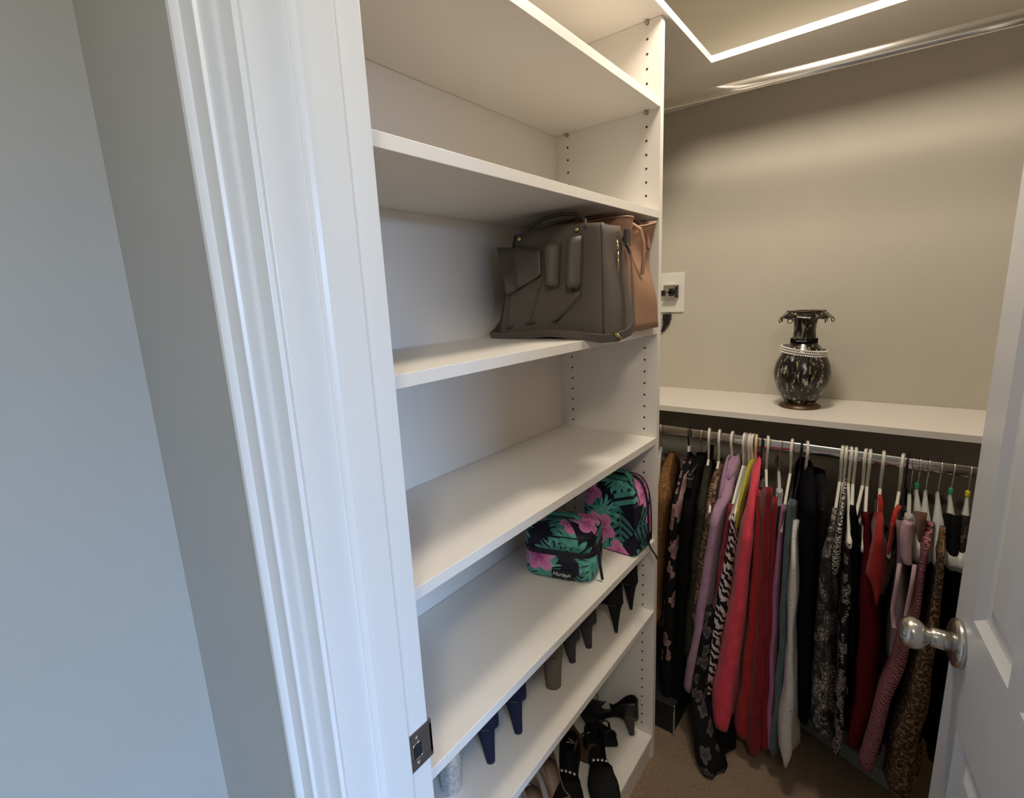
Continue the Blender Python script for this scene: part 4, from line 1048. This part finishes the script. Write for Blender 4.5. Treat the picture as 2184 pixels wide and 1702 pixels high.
def proto_clear(ring=None, label_m=None):
    t = empty('clothes_hanger', (0, 0, 0)); LOCAL.add(t.name)
    MB().tube(arcpts() + [(0, 0, -0.075)], 0.0019, 8).build('hook', M['chrome'], t, smooth=True)
    rs = []
    for y, z, hx, hz in ((-0.205, -0.168, 0.011, 0.010), (-0.19, -0.158, 0.017, 0.015), (-0.13, -0.128, 0.015, 0.014), (-0.06, -0.100, 0.008, 0.010), (-0.015, -0.082, 0.0045, 0.012), (0, -0.078, 0.0045, 0.014), (0.015, -0.082, 0.0045, 0.012), (0.06, -0.100, 0.008, 0.010), (0.13, -0.128, 0.015, 0.014), (0.19, -0.158, 0.017, 0.015), (0.205, -0.168, 0.011, 0.010)):
        rs.append([Vector((hx*math.cos(q), y, z + hz*math.sin(q))) for q in [2*PI*j/12 for j in range(12)]])
    MB().rings(rs).build('shoulder_frame', M['clear_plastic'], t, smooth=True)
    if label_m:
        MB().lathe([(0.0045, -0.008), (0.0052, -0.006), (0.0052, 0.006), (0.0045, 0.008)], 14, (0, -0.001, -0.058)).build('size_ring', label_m, t, smooth=True)
    return t
def proto_clip(cm):
    t = empty('clip_hanger', (0, 0, 0)); LOCAL.add(t.name)
    MB().tube(arcpts() + [(0, 0, -0.085)], 0.0016, 8).build('hook', M['chrome'], t, smooth=True)
    MB().tube([(0, -0.17, -0.088), (0, 0.17, -0.088)], 0.0045, 8).build('bar', cm, t, smooth=True)
    for y in (-0.155, 0.155):
        c = MB().box((-0.0085, y - 0.012, -0.128), (0.0085, y + 0.012, -0.082)).build('clip', cm, t, bevel=0.003)
        MB().tube([(-0.009, y - 0.013, -0.097), (0.009, y - 0.013, -0.097), (0.009, y + 0.013, -0.097), (-0.009, y + 0.013, -0.097)], 0.0012, 6, True).build('spring', M['chrome'], c, smooth=True)
    return t
PROTO = dict(white=proto_tube(M['white_plastic']), grey=proto_tube(M['grey_plastic']), peach=proto_tube(M['peach_plastic']), velvet=proto_velvet(), clear=proto_clear(), green=proto_clear(None, M['green_tag']), yellow=proto_clear(None, M['yellow_tag']), clip=proto_clip(M['clear_plastic']), darkclip=proto_clip(M['black_plastic']))
used = set()
def hang(kind, x, yaw, label):
    p = PROTO[kind]
    o = p if kind not in used else copy_tree(p)
    used.add(kind)
    o.location = (x, RY, LZ(x)); o.rotation_euler = (0, 0, yaw)
    tag(o, label, 'hanger', 'hangers on the lower rod')
    return o
YW = 0.09
HANGERS = [
 ('clear', -0.119, 'rust', 'clear hanger nearest the tower panel with the rust knit top'),
 ('velvet', -0.023, 'floral_pink', 'black velvet hanger with white size tab near the tower'),
 ('darkclip', 0.019, 'black_trouser', 'clip hanger holding the black trousers'),
 ('white', 0.041, 'olive', 'white hanger holding the dark olive top'),
 ('white', 0.073, 'brown_lace', 'white hanger holding the brown lace tunic'),
 ('white', 0.112, 'lilac', 'white hanger inside the collar of the lilac shirt'),
 ('white', 0.147, 'crimson', 'white hanger with a long bare arm above the thin crimson top'),
 ('grey', 0.1545, 'zebra', 'grey hanger holding the black and white zebra tunic'),
 ('white', 0.163, 'lime', 'white hanger holding the lime green top'),
 ('white', 0.172, 'lime', 'white hanger between the lime green top and peach hanger'),
 ('peach', 0.181, 'coral', 'peach coloured hanger holding the coral pink cardigan'),
 ('velvet', 0.197, 'scarlet', 'black velvet hanger holding the scarlet blouse'),
 ('white', 0.213, 'ruby', 'white hanger holding the ruby red dress'),
 ('clip', 0.248, 'red_trouser', 'clip hanger with clear clips holding red trousers'),
 ('white', 0.278, 'orchid', 'white hanger holding the narrow orchid pink top'),
 ('velvet', 0.303, 'slate', 'black velvet hanger holding the slate blue cardigan'),
 ('white', 0.317, 'black_dress', 'white hanger resting above the plain black dress'),
 ('white', 0.402, 'snake', 'white hanger holding the grey snakeskin print dress'),
 ('white', 0.411, 'ikat', 'white hanger holding the black and white ikat top'),
 ('white', 0.422, 'rose_black', 'white hanger holding the black rose print dress'),
 ('white', 0.433, 'noir_top', 'white hanger holding the plain black sleeveless top'),
 ('white', 0.455, 'noir_top', 'white hanger with bare arm left of the maroon dress'),
 ('white', 0.465, 'maroon', 'white hanger holding the long maroon dress'),
 ('white', 0.494, 'red_halter', 'white hanger holding the bright red halter top'),
 ('white', 0.535, 'red_short', 'tilted white hanger with the short red top strap'),
 ('velvet', 0.546, 'dusk', 'black velvet hanger behind the pale pink top'),
 ('clip', 0.557, 'blush', 'clip hanger holding the pale pink top'),
 ('green', 0.570, 'brown_slip', 'clear hanger with green size ring holding the brown slip'),
 ('clear', 0.588, 'pink_zebra', 'clear hanger holding the pink zebra knit dress'),
 ('clear', 0.612, 'leopard', 'clear hanger holding the leopard print dress'),
 ('green', 0.636, 'black_knit', 'clear hanger with green size ring holding a black knit'),
 ('yellow', 0.668, 'dark_floral', 'clear hanger with yellow size ring by the door edge'),
]
def lean(key, xr=None):
    """how far a garment and its hanger are turned on the rod"""
    x0, rows = ROWS[key]
    q = next((r for r in rows if r[3] <= 0.165), rows[-1])
    return max(-0.24, min(0.24, (q[1] - (x0 if xr is None else xr))/(RY - q[3])))
for kind, x, key, lb in HANGERS: hang(kind, x, math.atan(lean(key, x)), lb)
for o in [q for q in bpy.data.objects if q.get('label') == 'black velvet hanger with white size tab near the tower']:
    MB().box((-0.004, -0.005, -0.066), (0.004, 0.005, -0.046)).build('size_tab', M['white_tag'], o)

# ------------------------------------------------------------------ garments on the lower rod
CL = dict(
 rust=(speckle('rust_boucle', (0.11, 0.05, 0.016), (0.26, 0.125, 0.045), 160, 0.4, 0.6), 'rust orange textured knit top beside the tower panel', 'knit_top', 'top'),
 floral_pink=(floral('pink_rose_print', (0.006, 0.006, 0.007), (0.34, 0.21, 0.20), (0.20, 0.10, 0.11), 15, 0.44, 0.25), 'long black dress with pale pink rose print beside the tower', 'floral_dress', 'dress'),
 black_trouser=(cloth('black_crepe', (0.005, 0.005, 0.005)), 'plain black trousers between the rose print dress and olive top', 'trousers', 'trousers'),
 olive=(speckle('dark_olive_weave', (0.020, 0.020, 0.014), (0.045, 0.04, 0.028), 90), 'very dark olive top left of the brown lace tunic', 'top', 'top'),
 brown_lace=(speckle('brown_lace', (0.035, 0.022, 0.018), (0.27, 0.16, 0.10), 75, 0.45, 0.55, c3=(0.07, 0.045, 0.035)), 'brown and black lace tunic left of the lilac shirt', 'lace_tunic', 'tunic'),
 lilac=(cloth('lilac_cotton', (0.40, 0.24, 0.36)), 'lilac long sleeved shirt with open collar', 'shirt', 'shirt'),
 floral_grey=(floral('grey_rose_print', (0.007, 0.007, 0.008), (0.12, 0.105, 0.11), (0.05, 0.045, 0.05), 19, 0.42, 0.35), 'black dress with grey flowers, its hem touching the carpet', 'floral_dress', 'dress'),
 crimson=(cloth('crimson_jersey', (0.26, 0.02, 0.035)), 'thin crimson top seen as a sliver beside the lilac shirt', 'top', 'top'),
 zebra=(zebra('zebra_grey_print', (0.62, 0.57, 0.57), (0.012, 0.011, 0.012), 15, 7, 0.75, 0.52), 'long grey and black zebra print tunic behind the lilac shirt', 'zebra_tunic', 'tunic'),
 lime=(cloth('lime_satin', (0.42, 0.42, 0.03), 0.5), 'narrow lime green top with dark edging', 'top', 'top'),
 coral=(cloth('coral_knit', (0.70, 0.062, 0.10)), 'long coral pink cardigan', 'cardigan', 'cardigan'),
 scarlet=(cloth('scarlet_georgette', (0.36, 0.018, 0.022)), 'scarlet blouse directly right of the coral cardigan', 'blouse', 'blouse'),
 ruby=(cloth('ruby_jersey', (0.22, 0.010, 0.016)), 'dark ruby red dress right of the scarlet blouse', 'dress', 'dress'),
 red_trouser=(cloth('red_crepe', (0.32, 0.016, 0.026)), 'red trousers hanging from clear clips', 'trousers', 'trousers'),
 orchid=(cloth('orchid_jersey', (0.38, 0.13, 0.27)), 'narrow orchid pink top left of the slate cardigan', 'top', 'top'),
 slate=(cloth('slate_knit', (0.085, 0.125, 0.135)), 'long slate blue cardigan left of the white lace dress', 'cardigan', 'cardigan'),
 white_lace=(speckle('white_eyelet_lace', (0.60, 0.58, 0.56), (0.30, 0.28, 0.27), 130, 0.58, 0.66), 'white eyelet lace dress reaching the carpet', 'lace_dress', 'dress'),
 black_dress=(cloth('black_ponte', (0.004, 0.004, 0.006)), 'plain black dress right of the white lace dress', 'dress', 'dress'),
 black_blouse=(speckle('black_sheer_print', (0.006, 0.006, 0.006), (0.06, 0.056, 0.053), 60, 0.62, 0.68), 'black blouse with faint grey print left of the snakeskin dress', 'blouse', 'blouse'),
 snake=(snake('python_print', (0.020, 0.018, 0.018), (0.33, 0.29, 0.26), 95, (0.03, 0.028, 0.027)), 'grey and black snakeskin print dress', 'snakeskin_dress', 'dress'),
 ikat=(zebra('ikat_fine_print', (0.55, 0.50, 0.45), (0.012, 0.011, 0.012), 42, 10, 0.1, 0.55), 'narrow black and white ikat top right of the snakeskin dress', 'top', 'top'),
 rose_black=(floral('dark_rose_print', (0.013, 0.011, 0.014), (0.26, 0.21, 0.22), (0.09, 0.06, 0.07), 20, 0.42, 0.3, (0.30, 0.29, 0.25)), 'black dress with rose and zebra print left of the maroon dress', 'floral_dress', 'dress'),
 noir_top=(cloth('black_satin', (0.005, 0.004, 0.005), 0.6), 'plain black sleeveless top left of the maroon dress', 'top', 'top'),
 maroon=(cloth('maroon_crepe', (0.095, 0.006, 0.010)), 'long dark maroon dress', 'dress', 'dress'),
 red_halter=(cloth('bright_red_crepe', (0.34, 0.020, 0.016)), 'bright red halter top with pointed hem in front of the maroon dress', 'halter_top', 'top'),
 red_short=(cloth('bright_red_satin', (0.42, 0.022, 0.018), 0.6), 'short bright red strap top right of the red halter', 'strap_top', 'top'),
 dusk=(cloth('dusky_mauve_jersey', (0.27, 0.19, 0.21)), 'dusky mauve dress below the pale pink top', 'dress', 'dress'),
 blush=(cloth('pale_pink_satin', (0.55, 0.36, 0.40), 0.55), 'short pale pink top with a long hanging strap', 'strap_top', 'top'),
 brown_slip=(cloth('brown_jersey', (0.145, 0.065, 0.035)), 'brown slip dress right of the pale pink top', 'slip_dress', 'dress'),
 pink_zebra=(zebra('pink_zebra_knit', (0.42, 0.15, 0.18), (0.06, 0.03, 0.04), 46, 6, 0.15, 0.6, (0.06, 0.035, 0.02)), 'pink and black zebra knit dress behind the door knob', 'zebra_dress', 'dress'),
 leopard=(leopard('leopard_print', (0.23, 0.145, 0.07), (0.014, 0.010, 0.009), (0.12, 0.06, 0.03), 105), 'leopard print dress beside the door edge', 'leopard_dress', 'dress'),
 black_knit=(cloth('black_knit', (0.004, 0.004, 0.004)), 'black knit top partly hidden by the door edge', 'knit_top', 'top'),
 dark_floral=(floral('dark_brown_floral', (0.012, 0.011, 0.010), (0.10, 0.06, 0.05), (0.05, 0.03, 0.02), 22, 0.42, 0.4), 'dark floral top, last garment before the door edge', 'patterned_blouse', 'top'),
)
BACK = dict(black_blouse=0.50)
def garment(key, seed):
    xr, rows = ROWS[key]
    mat, label, name, cat = CL[key]
    rnd = random.Random(seed)
    rows = [(max(z, FLOOR + 0.006), x, hw, yf) for z, x, hw, yf in rows]
    # resample by height
    N = max(10, int((rows[0][0] - rows[-1][0])/0.022))
    R = []
    for i in range(N + 1):
        z = lerp(rows[0][0], rows[-1][0], i/N)
        for a, b in zip(rows, rows[1:]):
            if a[0] >= z >= b[0] - 1e-9:
                t = (a[0] - z)/max(1e-6, a[0] - b[0]); t2 = t*t*(3 - 2*t)*0.5 + t*0.5
                R.append((z, lerp(a[1], b[1], t2), lerp(a[2], b[2], t2), lerp(a[3], b[3], t2))); break
    ztop, zbot = R[0][0], R[-1][0]
    # the garment follows its hanger: x drifts back to the rod's x
    slope = -lean(key)
    flat = rows[0][3] <= 0.2
    n = 36; p1, p2 = rnd.random()*6.28, rnd.random()*6.28
    fr = rnd.uniform(3.2, 4.6)
    rings, uvs = [], []
    for (z, x, hw, yf) in R:
        d = (ztop - z)/max(0.15, ztop - zbot)
        yb = min(2*RY - yf, 0.585)
        if yf > 0.26: yb = 2*RY - yf
        ym, ly = (yf + yb)/2, (yb - yf)/2
        ring, uv = [], []
        amp = (0.003 + 0.011*d)*min(1.0, hw/0.02)
        for j in range(n):
            a = 2*PI*j/n
            ca, sa = math.cos(a), math.sin(a)
            y = ym - ly*math.copysign(abs(ca)**0.75, ca)
            rim = min(1.0, (y - yf)/0.05)
            th = hw*math.copysign(abs(sa)**0.5, sa)*(0.72 + 0.28*abs(ca))
            wave = amp*rim*math.sin(2*PI*fr*(y - 0.13)/0.4*1.0 + p1 + 1.2*d) + amp*0.5*rim*math.sin(2*PI*fr*2.1*(y - 0.13)/0.4 + p2 - 0.8*d)
            xx = x + slope*(y - yf) + th + wave*(0.8 if sa > 0 else 0.6)
            xx += 0.0025*d*math.sin(31*z + p2)
            dz = -0.40*max(0.0, y - yf - 0.01)*max(0.0, 1 - (ztop - z)/0.16) if flat else 0.0
            ring.append(Vector((xx, y, z + dz)))
        acc = rnd.random()*0 + 0.0
        u = [0.0]
        for j in range(n): u.append(u[-1] + (ring[(j+1) % n] - ring[j]).length)
        off = seed*0.37
        # measure u outward from the front edge so that the print is not stretched there
        tot = u[-1]
        uvs.append([(off + (q if q < tot/2 else q), z) for q in u])
        rings.append(ring)
    body = MB().rings(rings, uvs=uvs)
    root = empty(name, (xr, RY, ztop), 0, label, cat, 'clothes on the lower rod')
    body.build('body', mat, root, smooth=True)
    return root, R
G = {}
for i, key in enumerate(CL):
    G[key] = garment(key, 11 + i)

def rowat(key, z):
    R = G[key][1]
    return min(R, key=lambda q: abs(q[0] - z))
# collar of the lilac shirt
r0 = G['lilac'][0]
MB().strap([(0.120, 0.375, 0.868), (0.107, 0.352, 0.890), (0.104, 0.315, 0.893), (0.108, 0.272, 0.866), (0.112, 0.232, 0.832), (0.113, 0.202, 0.804)], 0.030, 0.003, (0.35, 0.25, 1)).build('collar', CL['lilac'][0], r0, smooth=True)
MB().strap([(0.120, 0.375, 0.868), (0.133, 0.352, 0.892), (0.138, 0.315, 0.893), (0.136, 0.285, 0.872), (0.133, 0.255, 0.848)], 0.030, 0.003, (-0.35, 0.25, 1)).build('collar', CL['lilac'][0], r0, smooth=True)
# long strap of the pale pink top
MB().strap(STRAP, 0.008, 0.002, (1, 0.2, 0)).build('strap', CL['blush'][0], G['blush'][0], smooth=True)
for key, dz in (('red_halter', 0.0), ('red_short', 0.0)):
    q = G[key][1][0]
    xr = ROWS[key][0]
    MB().strap([(q[1], q[3] + 0.004, q[0] - 0.01), (lerp(q[1], xr, 0.4), q[3] + 0.03, q[0] + 0.022), (xr, q[3] + 0.05, q[0] + 0.030)], 0.010, 0.003, (1, 0, 0)).build('shoulder_strap', CL[key][0], G[key][0], smooth=True)
